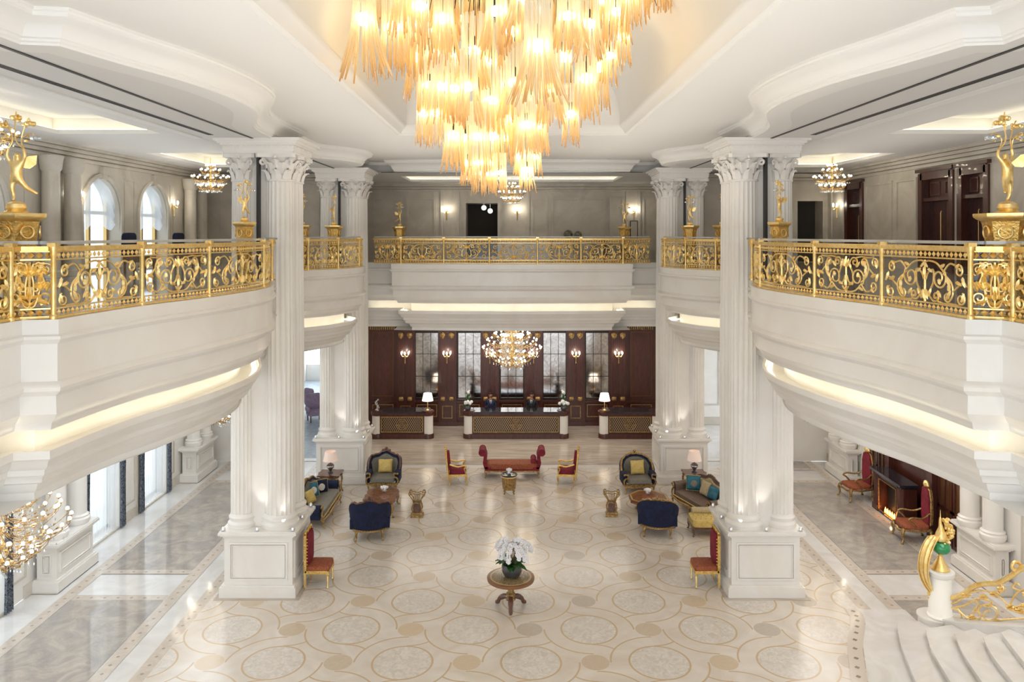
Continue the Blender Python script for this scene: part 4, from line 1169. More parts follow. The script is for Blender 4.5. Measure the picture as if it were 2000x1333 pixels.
# ------------------------------------------------------------------ reception wall in dark mahogany
rw = thing('reception_wall_panelling', 'tall dark mahogany panelled wall with gold ornaments behind the reception', 'panelling', (0, 36.95, 0))
m = MB().box(-6.76,-.1,0,6.76,0,5.28).box(-6.76,-.25,0,6.76,-.1,.18).box(-6.76,-.22,1.08,6.76,-.1,1.16)
build('back_panel', m, 'wood', rw)
PILX = [-4.98,-3.03,-1.03,1.0,2.98,4.97]; MIRX = [-4.0,-2.0,0.0,2.0,4.0]
for x in PILX:
    m = MB().box(x-.43,-.26,0,x+.43,-.08,5.28).box(x-.46,-.30,0,x+.46,-.08,.22)
    for q in (-.2,.2):
        m.box(x+q-.15,-.32,1.35,x+q+.15,-.26,4.3)
        for e in (-.08,0,.08): m.box(x+q+e-.02,-.345,1.5,x+q+e+.02,-.31,4.15)
    p = build('pilaster', m, 'wood', rw, 0)
    for q in (-.2,.2):
        g = MB()
        g.ball((x+q,-.36,4.28), (.13,.06,.12), 10, 6).ball((x+q,-.38,4.18), (.06,.06,.1), 8, 5)
        build('gilded_boss', MB().pill((x+q,-.33,1.28), (.12,.07,.1), .5, 10, 6), 'gold_d', p)
        for e in (-.1,.1): g.tube([(x+q+e,-.38,4.36),(x+q+e*1.2,-.38,4.26),(x+q+e*.6,-.38,4.14)], .02, 5)
        build('gilded_capital', g, 'gold_d', p)
    g = MB(); frame_on(g, 'y', -.27, x-.24, x+.24, .35, .95, .04, .025, -1); build('gilded_frame', g, 'gold_d', p, 0)
for x in MIRX:
    m = MB(); frame_on(m, 'y', -.1, x-.58, x+.58, 1.24, 4.40, .06, .08, -1)
    for i in (1, 2):
        m.box(x-.56+i*.373-.012,-.15,1.25,x-.56+i*.373+.012,-.11,4.4); m.box(x-.55,-.15,1.25+i*1.05-.012,x+.55,-.11,1.25+i*1.05+.012)
    f_ = build('mirror_frame', m, 'bronze', rw, 0)
    build('mirror_pane', MB().box(x-.55,-.13,1.22,x+.55,-.105,4.36), 'mirror', f_, 0)
    g = MB(); frame_on(g, 'y', -.1, x-.48, x+.48, .38, .98, .04, .03, -1); build('gilded_frame', g, 'gold_d', rw, 0)
for x in (-6.07, 6.07):
    g = MB(); frame_on(g, 'y', -.1, x-.5, x+.5, 1.35, 4.4, .035, .03, -1); 
    build('panel_moulding', g, simple('faint_gilt_line', (.16,.07,.03), .4, .5), rw, 0)
    g = MB(); frame_on(g, 'y', -.1, x-.5, x+.5, .38, .98, .04, .03, -1); build('gilded_frame', g, 'gold_d', rw, 0)
for x, w_ in [(a, .55) for a in MIRX]+[(-6.07,.62),(6.07,.62)]:
    g = MB(); n = int(w_*2/.1)
    for i in range(n): u = x-w_+.1*(i+.5); g.box(u-.025,-.2,4.50,u+.025,-.1,4.74)
    build('gilded_fluting', g, 'gold_d', rw, 0)
# desks
def desk(x0, x1, label, drums, grp='reception desks'):
    cx = (x0+x1)/2; w = (x1-x0)/2
    t = thing('reception_desk', label, 'desk', (cx, 34.75, 0), 0, grp)
    m = MB().box(-w+.3,-.38,.02,w-.3,.38,1.05).box(-w+.25,-.43,0,w-.25,.4,.22)
    build('body', m, 'wood', t, 0)
    build('countertop', MB().box(-w+.2,-.46,1.14,w-.2,.42,1.20), 'blackstone', t)
    build('fascia', MB().box(-w+.25,-.43,1.03,w-.25,.40,1.14), 'wood', t)
    g = MB(); frame_on(g, 'y', -.38, -w+.45, w-.45, .28, .98, .045, .03, -1); build('gilded_frame', g, 'gold_d', t, 0)
    build('lattice_panel', MB().box(-w+.52,-.405,.34,w-.52,-.375,.92), 'lattice', t, 0)
    g = MB().tube([(.2*cos(a*pi/4+pi/8)*1.2,-.41,.63+.24*sin(a*pi/4+pi/8)) for a in range(8)], .016, 5, True)
    g.tube([(.12*cos(a*pi/6)*1.2,-.41,.63+.14*sin(a*pi/6)) for a in range(12)], .012, 5, True)
    for a in range(6): g.ball((.06*cos(a*pi/3),-.41,.63+.06*sin(a*pi/3)), .02, 6, 4)
    build('monogram_medallion', g, 'gold_d', t)
    for i, dx in enumerate(drums):
        x = -w+.27 if dx < 0 else w-.27
        d = build('drum_pillar', MB().lathe([(.24,.2),(.24,1.0)], 28, (x,-.18,0)), 'marble', t)
        build('drum_foot', MB().lathe([(.28,0),(.28,.16),(.26,.2)], 28, (x,-.18,0)), 'wood', d)
        build('drum_cap', MB().lathe([(.26,1.0),(.29,1.05),(.29,1.18),(.25,1.19),(.25,1.22)], 28, (x,-.18,0)), 'wood', d)
    return t
desk(-6.2, -3.45, 'left dark reception desk with gilded lattice front and marble drums', (-1, 1))
desk(-2.15, 2.5, 'long central dark reception desk where two clerks stand', (-1, 1))
desk(3.82, 6.55, 'right dark reception desk with gilded lattice front, by the right rear pier', (-1, 1))
# table lamps
def table_lamp(loc, label, lit, h=.55):
    t = thing('table_lamp', label, 'lamp', loc)
    if lit: build('lamp_base', MB().lathe([(.09,0),(.09,.02),(.03,.05),(.02,.2),(.035,.25),(.02,.3),(.015,.42)], 12), 'brass', t)
    else: build('lamp_base', MB().lathe([(.09,0),(.09,.03),(.04,.07),(.05,.1),(.12,.2),(.13,.26),(.08,.32),(.02,.34),(.015,.42)], 16), 'pot', t); 
    if not lit: build('lamp_band', MB().lathe([(.115,.18),(.132,.2),(.137,.24),(.133,.25),(.115,.25)], 16), 'silver', t)
    build('lamp_shade', MB().lathe([(.25,.40),(.17,.72)] if lit else [(.24,.40),(.185,.72)], 24) if False else MB().lathe([(.25,.42),(.18,.74),(.17,.74),(.24,.42)], 24), 'lampshade_lit' if lit else 'lampshade', t)
    return t
table_lamp((-3.72, 34.55, 1.22), 'white shaded brass lamp on the right end of the left reception desk', True)
table_lamp((4.08, 34.55, 1.22), 'white shaded brass lamp on the left end of the right reception desk', True)
for x, l in ((-3.72,0),(4.08,0)): light('desk_lamp_light', 'POINT', (x, 34.55, 1.78), 6, (1,.85,.65), .1)
def bouquet(loc, label, s_):
    random.seed(int(loc[0]*10)); t = thing('flower_vase', label, 'flowers', loc)
    build('vase', MB().lathe([(.10,0),(.13,.05),(.14,.12),(.10,.2),(.11,.22)], 16), 'pot', t)
    m = MB()
    for i in range(9):
        a = i*2.4; r = .16*sqrt(random.random()); m.ball((r*cos(a)*1.2, r*sin(a)*.8, .27+random.uniform(0,.12)), .075, 8, 5)
    build('white_blooms', m, 'white', t)['kind'] = 'stuff'
    build('tall_bloom', MB().ball((.02*s_,0,.78), .07, 8, 5).ball((.06*s_,.02,.85), .05, 8, 5), 'white', t)
    m = MB().tube([(0,0,.2),(.01,0,.5),(.03*s_,0,.75)], .02, 5)
    for i in range(7): m.pill((.06*sin(i*2), .02, .45+.05*i), (.05,.015,.06), .8, 6, 4, i)
    for i in range(6): a = i; m.pill((.13*cos(a), .1*sin(a), .24), (.08,.03,.03), .8, 6, 4, a)
    build('foliage', m, 'leaf', t)
bouquet((-1.95, 34.55, 1.22), 'white flowers in a dark vase on the left end of the central desk', 1)
bouquet((2.28, 34.55, 1.22), 'white flowers in a dark vase on the right end of the central desk', -1)
t = thing('crystal_ornament', 'small glass and silver ornament on the left desk beside the pier', 'ornament', (-5.95, 34.57, 1.22))
build('stand', MB().lathe([(.09,0),(.09,.03),(.02,.06),(.02,.3),(.05,.34)], 12), 'silver', t); m = MB()
for a in range(7): m.ball((.07*cos(a*.9), .05*sin(a*.9), .1+.06*a), .045, 8, 5)
build('crystal', m, 'petal_glass', t)
# the two clerks
def clerk(x, y, label, suit, rz, skin_m, arm):
    t = thing('person', label, 'person', (x, y, 0), rz)
    N = [(0,0,.95,.15),(0,0,1.12,.135),(0,0,1.30,.155),(0,.0,1.44,.10),(0,0,1.50,.058),(0,-.01,1.56,.055),(0,-.015,1.64,.085),(0,-.01,1.70,.08),
         (-.17,0,1.41,.065),(-.22,.0,1.28,.052),(-.24,-.02,1.14,.042),(-.20+arm,-.16,1.05,.034),(-.15+arm,-.24,1.04,.026),
         (.17,0,1.41,.065),(.22,0,1.28,.052),(.24,-.02,1.14,.042),(.22,-.10,.98,.034),(.21,-.12,.90,.028),
         (-.09,0,.86,.095),(-.10,0,.5,.06),(-.10,.02,.1,.042),(-.10,-.1,.04,.04),(.09,0,.86,.095),(.10,0,.5,.06),(.10,.02,.1,.042),(.10,-.1,.04,.04)]
    E = [(0,1),(1,2),(2,3),(3,4),(4,5),(5,6),(6,7),(2,8),(8,9),(9,10),(10,11),(11,12),(2,13),(13,14),(14,15),(15,16),(16,17),(0,18),(18,19),(19,20),(20,21),(0,22),(22,23),(23,24),(24,25)]
    skin('body', N, E, skin_m, t, 1)
    J = [(a, b, c, r*1.16+.006) for a, b, c, r in N]
    idx = [0,1,2,3,8,9,10,11,13,14,15,16]; mp = {q: i for i, q in enumerate(idx)}
    je = [(mp[a], mp[b]) for a, b in E if a in mp and b in mp]
    jn = [J[q] for q in idx]; jn[0] = (0,0,.88,.18); skin('suit_jacket', jn, je, suit, t, 1)
    idx = [0,18,19,20,22,23,24]; mp = {q: i for i, q in enumerate(idx)}
    tn = [J[q] for q in idx]; skin('trousers', tn, [(mp[a], mp[b]) for a, b in E if a in mp and b in mp], suit, t, 1)
    build('shirt_front', MB().ext([(-.055,1.46),(.055,1.46),(.0,1.20)], -.205, -.165), 'shirt', t, 0)
    build('tie', MB().ext([(-.016,1.44),(.016,1.44),(.02,1.26),(0,1.22),(-.02,1.26)], -.215, -.2), 'black', t, 0)
    build('hair', MB().pill((0,.016,1.728), (.080,.090,.055), 1, 12, 8), 'hair', t)
    for q in (-.032,.032): build('eye', MB().ball((q,-.088,1.665), .011, 6, 4), 'black', t)
    build('nose', MB().pill((0,-.10,1.64), (.013,.02,.022), .8, 8, 5), skin_m, t)
    build('mouth', MB().pill((0,-.088,1.603), (.024,.008,.006), .8, 8, 4), 'velvet_red', t)
    for q in (-.082,.082): build('ear', MB().pill((q,0,1.655), (.012,.022,.032), .8, 8, 5), skin_m, t)
    for q in (-.10,.10): build('shoe', MB().pill((q,-.07,.045), (.055,.14,.045), .7, 12, 6), 'black', t)
    for i2, (hx, hy, hz, dn) in enumerate(((-.15+arm,-.27,1.035,0),(.21,-.125,.86,1))):
        m = MB()
        if dn: m.pill((hx,hy,hz), (.022,.035,.045), .7, 8, 6)
        else: m.pill((hx,hy,hz), (.035,.045,.02), .7, 8, 6)
        for q in range(4):
            l = (.05,.06,.056,.042)[q]; o = (q-1.5)*.018
            if dn: m.tube([(hx,hy+o,hz-.035),(hx-.006,hy+o,hz-.035-l*.5),(hx-.02,hy+o,hz-.035-l)], [.009,.009,.007], 6)
            else: m.tube([(hx+o,hy-.035,hz),(hx+o,hy-.035-l*.6,hz-.004),(hx+o,hy-.035-l,hz-.02)], [.009,.009,.007], 6)
        if dn: m.tube([(hx,hy-.03,hz+.02),(hx,hy-.055,hz-.005),(hx,hy-.06,hz-.03)], [.011,.010,.008], 6)
        else: m.tube([(hx+.03,hy+.01,hz),(hx+.055,hy-.015,hz),(hx+.06,hy-.04,hz-.01)], [.011,.010,.008], 6)
        build('hand', m, skin_m, t)
clerk(-.98, 35.65, 'person in a navy suit and white shirt standing behind the central desk, left one', 'suit', .1, 'skin', .02)
clerk(.90, 35.65, 'person in a black suit and tie standing behind the central desk, right one', 'suit2', -.15, 'skin', .05)

# ------------------------------------------------------------------ furniture kit
def leg_mb(x, y, h, r=.03, out=(0,0)):
    ox, oy = out
    return MB().tube(catmull([(x,y,h),(x+ox*.5,y+oy*.5,h*.72),(x+ox*.2,y+oy*.2,h*.35),(x+ox*.6,y+oy*.6,.03),(x+ox*.9,y+oy*.9,.0)], 3), [r*1.3,r*1.45,r*1.4,r*1.2,r,r*.85,r*.75,r*.7,r*.7,r*.8,r*1.1,r*1.2,r*1.1], 8)
def armchair(loc, rz, label, style):
    t = thing('armchair', label, 'chair', loc, rz, 'blue velvet armchairs')
    R = .60; n = 26; wood = 'gold_d'
    def top(a):
        q = abs(a)/1.75
        if style == 'crown': return .66+.50*(1-q**3.2)*(1+.10*cos(q*9))*.95
        return .62+.50*max(0, 1-q**2.4)
    def shell(r, dz, z0):
        vs = []; fs = []
        for i in range(n+1):
            a = -1.75+3.5*i/n
            for j in range(7):
                tt = j/6; z = z0+(top(a)-dz-z0)*tt; rr = r*(.90+.14*tt)
                vs.append((rr*sin(a)*1.0, rr*cos(a)*.82-.02, z))
        for i in range(n):
            for j in range(6): fs.append((i*7+j, (i+1)*7+j, (i+1)*7+j+1, i*7+j+1))
        return vs, fs
    v1, f1 = shell(R, 0, .30); v2, f2 = shell(R-.13, .03, .30)
    mb = MB().add(v1, f1)
    # rim between outer and inner shells
    o7 = [i*7+6 for i in range(n+1)]; N1 = len(v1)
    mb.add(v2, [tuple(reversed(f)) for f in f2]); mb.f += [(o7[i], o7[i+1], o7[i+1]+N1, o7[i]+N1) for i in range(n)]; mb.mi += [0]*n
    build('backrest', mb, 'velvet_blue', t, 60)
    v3, f3 = shell(R-.135, .07, .46)
    sel = [i for i in range(n+1) if abs(-1.75+3.5*i/n) < 1.4]
    vs = []; fs = []
    for i in sel: vs += [(p[0]*.985, p[1]*.985-.01, p[2]) for p in v3[i*7:i*7+7]]
    for i in range(len(sel)-1):
        for j in range(6): fs.append((i*7+j, (i+1)*7+j, (i+1)*7+j+1, i*7+j+1))
    build('back_upholstery', MB().add(vs, fs), 'grey_fab', t, 60)
    for sx in (-1, 1):
        build('arm', MB().pill((sx*.50,-.22,.60), (.115,.30,.10), .75, 16, 10), 'velvet_blue', t)
        build('arm_scroll', MB().tube(catmull([(sx*.56,-.50,.64),(sx*.44,-.53,.66),(sx*.42,-.52,.55),(sx*.52,-.52,.50),(sx*.55,-.52,.38),(sx*.50,-.50,.26)], 5), .032, 6), wood, t)
    build('side_panel', MB().box(-.58,-.45,.30,-.46,.2,.58).box(.46,-.45,.30,.58,.2,.58), 'velvet_blue', t)
    build('seat_cushion', MB().pill((0,-.16,.42), (.44,.38,.10), .3, 20, 10), 'grey_fab', t)
    build('seat_rail', MB().box(-.52,-.52,.24,.52,-.46,.32).tube(catmull([(-.52,-.53,.28),(-.25,-.55,.22),(0,-.56,.26),(.25,-.55,.22),(.52,-.53,.28)], 4), .03, 6).tube([(R*.92*sin(-1.75+3.5*i/16), R*.92*cos(-1.75+3.5*i/16)*.82-.02, .29) for i in range(17)], .032, 6), wood, t)
    cr = [(R*1.04*sin(a)*1.0-.065*sin(a), R*1.04*cos(a)*.82-.02-.065*cos(a), top(a)+.02+.012*sin(a*16)) for a in [-1.75+3.5*i/40 for i in range(41)]]
    m = MB().tube(cr, [.028+.012*abs(sin(i*.8)) for i in range(41)], 7)
    zt = top(0)+.06; yb = R*1.04*.82-.07
    for q in (-.12,-.05,.05,.12): m.ball((q, yb, zt-.03*abs(q)*8), .05, 8, 5)
    m.ball((0, yb, zt+.05), .05, 8, 5)
    build('carved_crest', m, 'wood3' if style == 'crown' else wood, t)
    for x, y, o in ((-.46,-.48,(-.05,-.05)),(.46,-.48,(.05,-.05)),(-.36,.34,(-.05,.06)),(.36,.34,(.05,.06))): build('leg', leg_mb(x, y, .28, .03, o), wood, t)
    return t
armchair((-4.52, 27.75, 0), 0, 'grey and blue armchair with carved crest facing the camera, left lounge group', 'crown')
armchair((-4.22, 23.3, 0), pi+.12, 'blue velvet armchair seen from behind with carved walnut crest, left lounge group', 'crown')
armchair((4.40, 27.6, 0), .05, 'grey and blue armchair facing the camera, right lounge group', 'arch')
armchair((4.38, 23.55, 0), pi-.2, 'blue velvet armchair seen from behind, right lounge group', 'arch')
def cushion(loc, rz, m_, label, w=.44, h=.44, tilt=.3, medal=None, cat='cushion'):
    T_ = Matrix.Rotation(tilt, 4, 'X')
    mb = MB(); mb.T = T_
    n = 12; vs = []; fs = []
    for sd in (-1, 1):
        for i in range(n+1):
            for j in range(n+1):
                u = -1+2*i/n; v = -1+2*j/n; th = .085*((1-u**4)*(1-v**4))**.5
                pin = 1-.06*(1-abs(u))*abs(v)**2; pin2 = 1-.06*(1-abs(v))*abs(u)**2
                vs.append((u*w/2*pin2, sd*th, v*h/2*pin))
        o = 0 if sd < 0 else (n+1)**2
        for i in range(n):
            for j in range(n): fs.append((o+i*(n+1)+j, o+(i+1)*(n+1)+j, o+(i+1)*(n+1)+j+1, o+i*(n+1)+j+1))
    mb.add(vs, fs)
    if medal:
        t = thing('cushion', label, cat, loc, rz); build('cushion_cover', mb, m_, t, 60)
        m2 = MB(); m2.T = T_; m2.pill((0,-.075,-.02), (.12,.02,.12), 1, 14, 8); build('embroidered_medallion', m2, medal, t)
        m3 = MB(); m3.T = T_; m3.tube([(-w/2,0,-h/2),(w/2,0,-h/2),(w/2,0,h/2),(-w/2,0,h/2)], .014, 5, True); build('piping', m3, 'yellow', t)
        return t
    o = build('cushion', mb, m_, None, 60, loc, rz); tag(o, label, cat); return o
cushion((-4.50, 27.83, .76), .03, 'yellow', 'yellow satin cushion on the armchair left of the rear lounge', .50, .46, -.25)
cushion((4.42, 27.62, .77), .12, 'yellow', 'yellow satin cushion on the armchair right of the rear lounge', .50, .48, -.25)
# sofas
def sofa(loc, rz, label, L, seat, back, arm, wood, style, legs_n=3, cat='sofa'):
    t = thing('sofa', label, cat, loc, rz); w = L/2
    def top(u): return .78+.30*max(0, 1-abs(u)**2.2)+.05*cos(u*9)*(1-abs(u))
    n = 30
    poly = [(-w+.1,.3)]+[((-1+2*i/n)*(w-.08), top(-1+2*i/n)) for i in range(n+1)]+[(w-.1,.3)]
    build('backrest', MB().ext(poly, .30, .42), arm, t, 60)
    poly2 = [(-w+.16,.45)]+[((-1+2*i/n)*(w-.18), top(-1+2*i/n)-.06) for i in range(n+1)]+[(w-.16,.45)]
    build('back_upholstery', MB().ext(poly2, .24, .31), back, t, 60)
    build('seat', MB().pill((0,-.10,.40), (w-.12,.40,.11), .25, 28, 10), seat, t)
    m = MB().tube([((-1+2*i/n)*(w-.06), .34, top(-1+2*i/n)+.02) for i in range(n+1)], [.03+.012*abs(sin(i*.9)) for i in range(n+1)], 7)
    for q in (-.14,-.05,.05,.14): m.ball((q,.34,1.10+.05*(1-abs(q)*5)), .05, 8, 5)
    build('carved_crest', m, 'wood3' if style else wood, t)
    for sx in (-1, 1):
        a = MB().tube([(sx*(w-.02),-.42,.62),(sx*(w-.02),-.1,.62),(sx*(w-.04),.32,.70)], [.12,.12,.11], 12)
        a.box(sx*(w-.14),-.42,.28,sx*(w-.02),.36,.62); build('arm', a, arm, t)
        build('arm_scroll', MB().tube(catmull([(sx*(w+.06),-.46,.66),(sx*(w-.06),-.47,.70),(sx*(w-.08),-.47,.58),(sx*(w-.01),-.47,.5),(sx*(w+.0),-.48,.36),(sx*(w-.05),-.46,.25)], 4), .03, 6), wood, t)
    build('seat_rail', MB().tube(catmull([(-w,-.50,.28),(-w*.5,-.53,.23),(0,-.54,.27),(w*.5,-.53,.23),(w,-.50,.28)], 5), .035, 6).box(-w+.05,-.48,.24,w-.05,-.42,.32).box(-w+.05,.34,.24,w-.05,.42,.32), wood, t)
    build('gilded_piping', MB().tube([(-w+.1,-.50,.345),(w-.1,-.50,.345)], .02, 6), 'yellow', t)
    for i in range(legs_n):
        x = -w+.08+(L-.16)*i/(legs_n-1)
        for y, o in ((-.48,(0,-.06)),(.36,(0,.05))): build('leg', leg_mb(x, y, .27, .03, o), wood, t)
    return t
sofa((-6.25, 25.05, 0), pi/2, 'grey brocade sofa with blue arms and carved gilt frame beside the left front pier', 2.5, 'grey_fab', 'grey_fab', 'velvet_blue', 'gold_d', 0, 3)
cushion((-6.36, 24.65, .72), pi/2-.4, 'yellow', 'pale yellow cushion leaning on the left grey sofa', .42, .42, -.5)
cushion((-6.42, 25.2, .76), pi/2-.7, 'teal', 'teal cushion with piping on the left grey sofa, middle', .46, .46, -.35, 'cream')
cushion((-6.28, 25.75, .70), pi/2-1.0, 'velvet_blue', 'dark blue cushion with a pale medallion at the far end of the left sofa', .46, .42, -.25, 'cream')
# side tables with lamps
def side_table(loc, rz, label):
    t = thing('side_table', label, 'table', loc, rz, 'lamp side tables')
    P = []
    for a in range(40):
        th = 2*pi*a/40; r = .40*(1+.06*cos(8*th)); c, s_ = cos(th), sin(th); k = max(abs(c), abs(s_))
        P.append((r*c/k**.7, r*s_/k**.7))
    build('tabletop', MB().ext(P, .68, .73, 'xy'), 'wood3', t); build('apron', MB().box(-.3,-.3,.58,.3,.3,.68), 'gold_d', t)
    for x in (-.29,.29):
        for y in (-.29,.29): build('leg', leg_mb(x, y, .62, .03, (x*.25,y*.25)), 'gold_d', t)
    build('shelf', MB().box(-.28,-.28,.16,.28,.28,.2), 'wood3', t)
    return t
side_table((-6.28, 27.1, 0), .0, 'brown walnut side table holding a lamp at the far end of the left sofa')
side_table((6.32, 27.15, 0), .0, 'brown walnut side table holding a lamp beside the right sofa')
table_lamp((-6.28, 27.1, .73), 'table lamp with beige shade and dark base on the left side table', False)
table_lamp((6.32, 27.15, .73), 'table lamp with beige shade and dark base on the right side table', False)
# coffee tables
t = thing('coffee_table', 'reddish walnut coffee table with scalloped edge between the left blue armchairs', 'table', (-4.25, 25.45, 0), 0)
P = []
for a in range(72):
    th = 2*pi*a/72; c, s_ = cos(th), sin(th); k = max(abs(c), abs(s_)); r = (1+.05*cos(12*th))/k**.85
    P.append((.52*r*c, .66*r*s_))
build('tabletop', MB().ext(P, .44, .50, 'xy'), 'wood2', t)
build('apron', MB().box(-.46,-.58,.32,.46,.58,.44), 'wood3', t)
for x in (-.42,.42):
    for y in (-.54,.54): build('leg', leg_mb(x, y, .38, .04, (x*.2,y*.2)), 'gold_d', t)
t = thing('coffee_table', 'octagonal inlaid walnut coffee table between the right blue armchairs', 'table', (4.42, 25.3, 0), 0)
P = [(.5*cos(pi/8+a*pi/4), .5*sin(pi/8+a*pi/4)) for a in range(8)]
o = build('tabletop', MB().ext(P, .46, .50, 'xy'), 'octa', t, 0); o.scale = (1.32, 1.45, 1)
build('table_edge', MB().ext([(p[0]*1.36, p[1]*1.49) for p in P], .40, .458, 'xy'), 'wood2', t, 0)
build('pedestal_base', MB().lathe([(.34,.0),(.34,.06),(.2,.1),(.14,.2),(.2,.34),(.4,.40)], 8), 'gold_d', t)
for a in range(4):
    an = pi/4+a*pi/2; build('leg', MB().tube(catmull([(.16*cos(an),.16*sin(an),.3),(.38*cos(an),.38*sin(an),.2),(.48*cos(an),.48*sin(an),.04),(.54*cos(an),.54*sin(an),.03)], 4), .035, 6), 'gold_d', t)
def posy(loc, label, r=.09):
    t = thing('flower_bowl', label, 'flowers', loc, 0, 'small white flower bowls')
    build('glass_bowl', MB().lathe([(.05,0),(.07,.03),(.075,.09),(.06,.12)], 14), 'petal_glass', t)
    m = MB()
    for i in range(11):
        a = i*2.4; q = r*sqrt(i/11); m.ball((q*cos(a), q*sin(a), .15+.035*(1-q/r)), .045, 7, 5)
    build('white_blooms', m, 'white', t)
posy((-4.2, 25.75, .50), 'small white flowers in a glass bowl on the left coffee table', .12)
posy((4.42, 25.5, .50), 'small white flowers in a glass bowl on the octagonal table', .10)
posy((-.10, 27.15, .66), 'small white flowers in a glass bowl on the little gilded round table', .08)
# lyre magazine stands
def lyre(loc, rz, label):
    t = thing('lyre_stand', label, 'stand', loc, rz, 'gilded lyre stands')
    build('foot', MB().box(-.2,-.16,0,.2,.16,.08).box(-.17,-.13,.08,.17,.13,.14), 'gold_d', t)
    for y in (-.11, .11):
        m = MB()
        for sx in (-1, 1): m.tube(catmull([(sx*.10,y,.14),(sx*.16,y,.28),(sx*.11,y,.46),(sx*.16,y,.60),(sx*.25,y,.72),(sx*.22,y,.80),(sx*.17,y,.77)], 4), .02, 6)
        for x in (-.09,-.045,0,.045,.09): m.tube([(x*.8,y,.46),(x,y,.73)], .007, 5)
        m.tube(catmull([(-.24,y,.70),(-.12,y,.75),(0,y,.72),(.12,y,.75),(.24,y,.70)], 4), .016, 6); m.tube([(-.13,y,.45),(.13,y,.45)], .018, 6)
        build('lyre_frame', m, 'gold_d', t)
    build('magazine_box', MB().box(-.11,-.10,.14,.11,.10,.44), 'wood3', t)
lyre((-3.02, 24.95, 0), .0, 'gilded lyre-shaped magazine stand right of the left coffee table')
lyre((3.18, 25.0, 0), -.1, 'gilded lyre-shaped magazine stand left of the octagonal table')
# red chaise with scrolled ends
t = thing('chaise_bench', 'long red damask chaise with scrolled ends in the centre rear of the lobby', 'sofa', (0, 29.15, 0))
build('seat', MB().pill((0,0,.42), (.98,.34,.11), .25, 26, 10), 'damask', t)
build('seat_skirt', MB().box(-1.0,-.33,.28,1.0,.33,.40), 'velvet_red', t)
for sx in (-1, 1):
    c = catmull([(sx*.94,.34),(sx*1.0,.55),(sx*.97,.75),(sx*1.02,.92)], 5)
    sp = [(sx*(1.10-.10*cos(q*.5)*(1-q/22)), .94+.11*sin(q*.5)*(1-q/26)) for q in range(0, 14)]
    pts = c+sp
    vs = []; fs = []
    for (x, z) in pts: vs += [(x-sx*.05,-.33,z),(x+sx*.05,-.33,z+.01),(x+sx*.05,.33,z+.01),(x-sx*.05,.33,z)]
    m = MB(); m.tube([(sx*1.10,-.34,.93),(sx*1.10,.34,.93)], .13, 16)
    m.add(*(lambda P: ([(x, y, z) for x, z in P for y in (-.33,.33)], [(2*i,2*i+1,2*i+3,2*i+2) for i in range(len(P)-1)]))([(x-sx*.05, z) for x, z in c]+[(x+sx*.07, z) for x, z in reversed(c)]))
    m.ext([(x-sx*.05, z) for x, z in c]+[(x+sx*.07, z) for x, z in reversed(c)], -.33, -.32); m.ext([(x-sx*.05, z) for x, z in c]+[(x+sx*.07, z) for x, z in reversed(c)], .32, .33)
    build('scrolled_end', m, 'velvet_red', t)
build('gilded_rail', MB().box(-1.02,-.36,.22,1.02,.36,.28), 'gold_d', t)
for x in (-.95,.95):
    for y in (-.3,.3): build('leg', leg_mb(x, y, .24, .03, (x*.05,y*.1)), 'gold_d', t)
o = build('bolster', MB().tube([(.80,-.28,.60),(.80,.28,.60)], .11, 14), 'velvet_red', None); tag(o, 'crimson bolster at the right end of the red chaise', 'cushion'); o.location = (0, 29.15, 0)
# gilded armchairs facing each other
def gilt_chair(loc, rz, label):
    t = thing('gilded_armchair', label, 'chair', loc, rz, 'gilded red armchairs')
    build('seat', MB().pill((0,-.02,.46), (.30,.30,.10), .3, 18, 8), 'velvet_red', t)
    build('seat_rail', MB().box(-.32,-.33,.30,.32,.30,.38), 'gilt', t)
    bp_ = [(-.26,.52)]+[(-.26*cos(q*pi/10), 1.0+.16*sin(q*pi/10)) for q in range(11)]+[(.26,.52)]
    m = MB(); m.T = Matrix.Translation((0,.30,0)) @ Matrix.Rotation(-.10, 4, 'X'); m.ext(bp_, -.13, .03); build('back_cushion', m, 'velvet_red', t)
    m = MB(); m.T = Matrix.Translation((0,.30,0)) @ Matrix.Rotation(-.10, 4, 'X')
    m.tube([(-.30,0,.30)]+[(-.30*cos(q*pi/10),0,1.02+.20*sin(q*pi/10)) for q in range(11)]+[(.30,0,.30)], .035, 7)
    for q in (-.08,0,.08): m.ball((q,0,1.25), .045, 8, 5)
    m.ball((0,0,1.30), .04, 8, 5)
    build('back_frame', m, 'gilt', t)
    for sx in (-1, 1):
        build('arm', MB().tube(catmull([(sx*.31,.28,.74),(sx*.34,.0,.66),(sx*.35,-.22,.70),(sx*.36,-.30,.66),(sx*.35,-.24,.58),(sx*.32,-.28,.46),(sx*.31,-.30,.36)], 4), .03, 7), 'gilt', t)
        for y in (-.30,.27): build('leg', leg_mb(sx*.29, y, .32, .028, (sx*.02, y*.1)), 'gilt', t)
gilt_chair((-1.98, 28.35, 0), pi/2+.1, 'gilded armchair with crimson upholstery left of the red chaise')
gilt_chair((1.98, 28.35, 0), -pi/2-.1, 'gilded armchair with crimson upholstery right of the red chaise')
t = thing('drum_table', 'small gilded round drum table in front of the red chaise', 'table', (-.10, 27.2, 0))
build('tabletop', MB().lathe([(.27,.60),(.29,.62),(.29,.65),(.27,.66)], 28), 'blackstone', t); build('gilded_rim', MB().lathe([(.285,.57),(.30,.585),(.30,.61),(.285,.62)], 28), 'gold', t)
build('drum_body', MB().lathe([(.22,.14),(.24,.3),(.26,.56),(.26,.58)], 8), 'gold_d', t, 30)
for a in range(4): an = pi/4+a*pi/2; build('foot', leg_mb(.2*cos(an), .2*sin(an), .16, .03, (.05*cos(an), .05*sin(an))), 'gold_d', t)
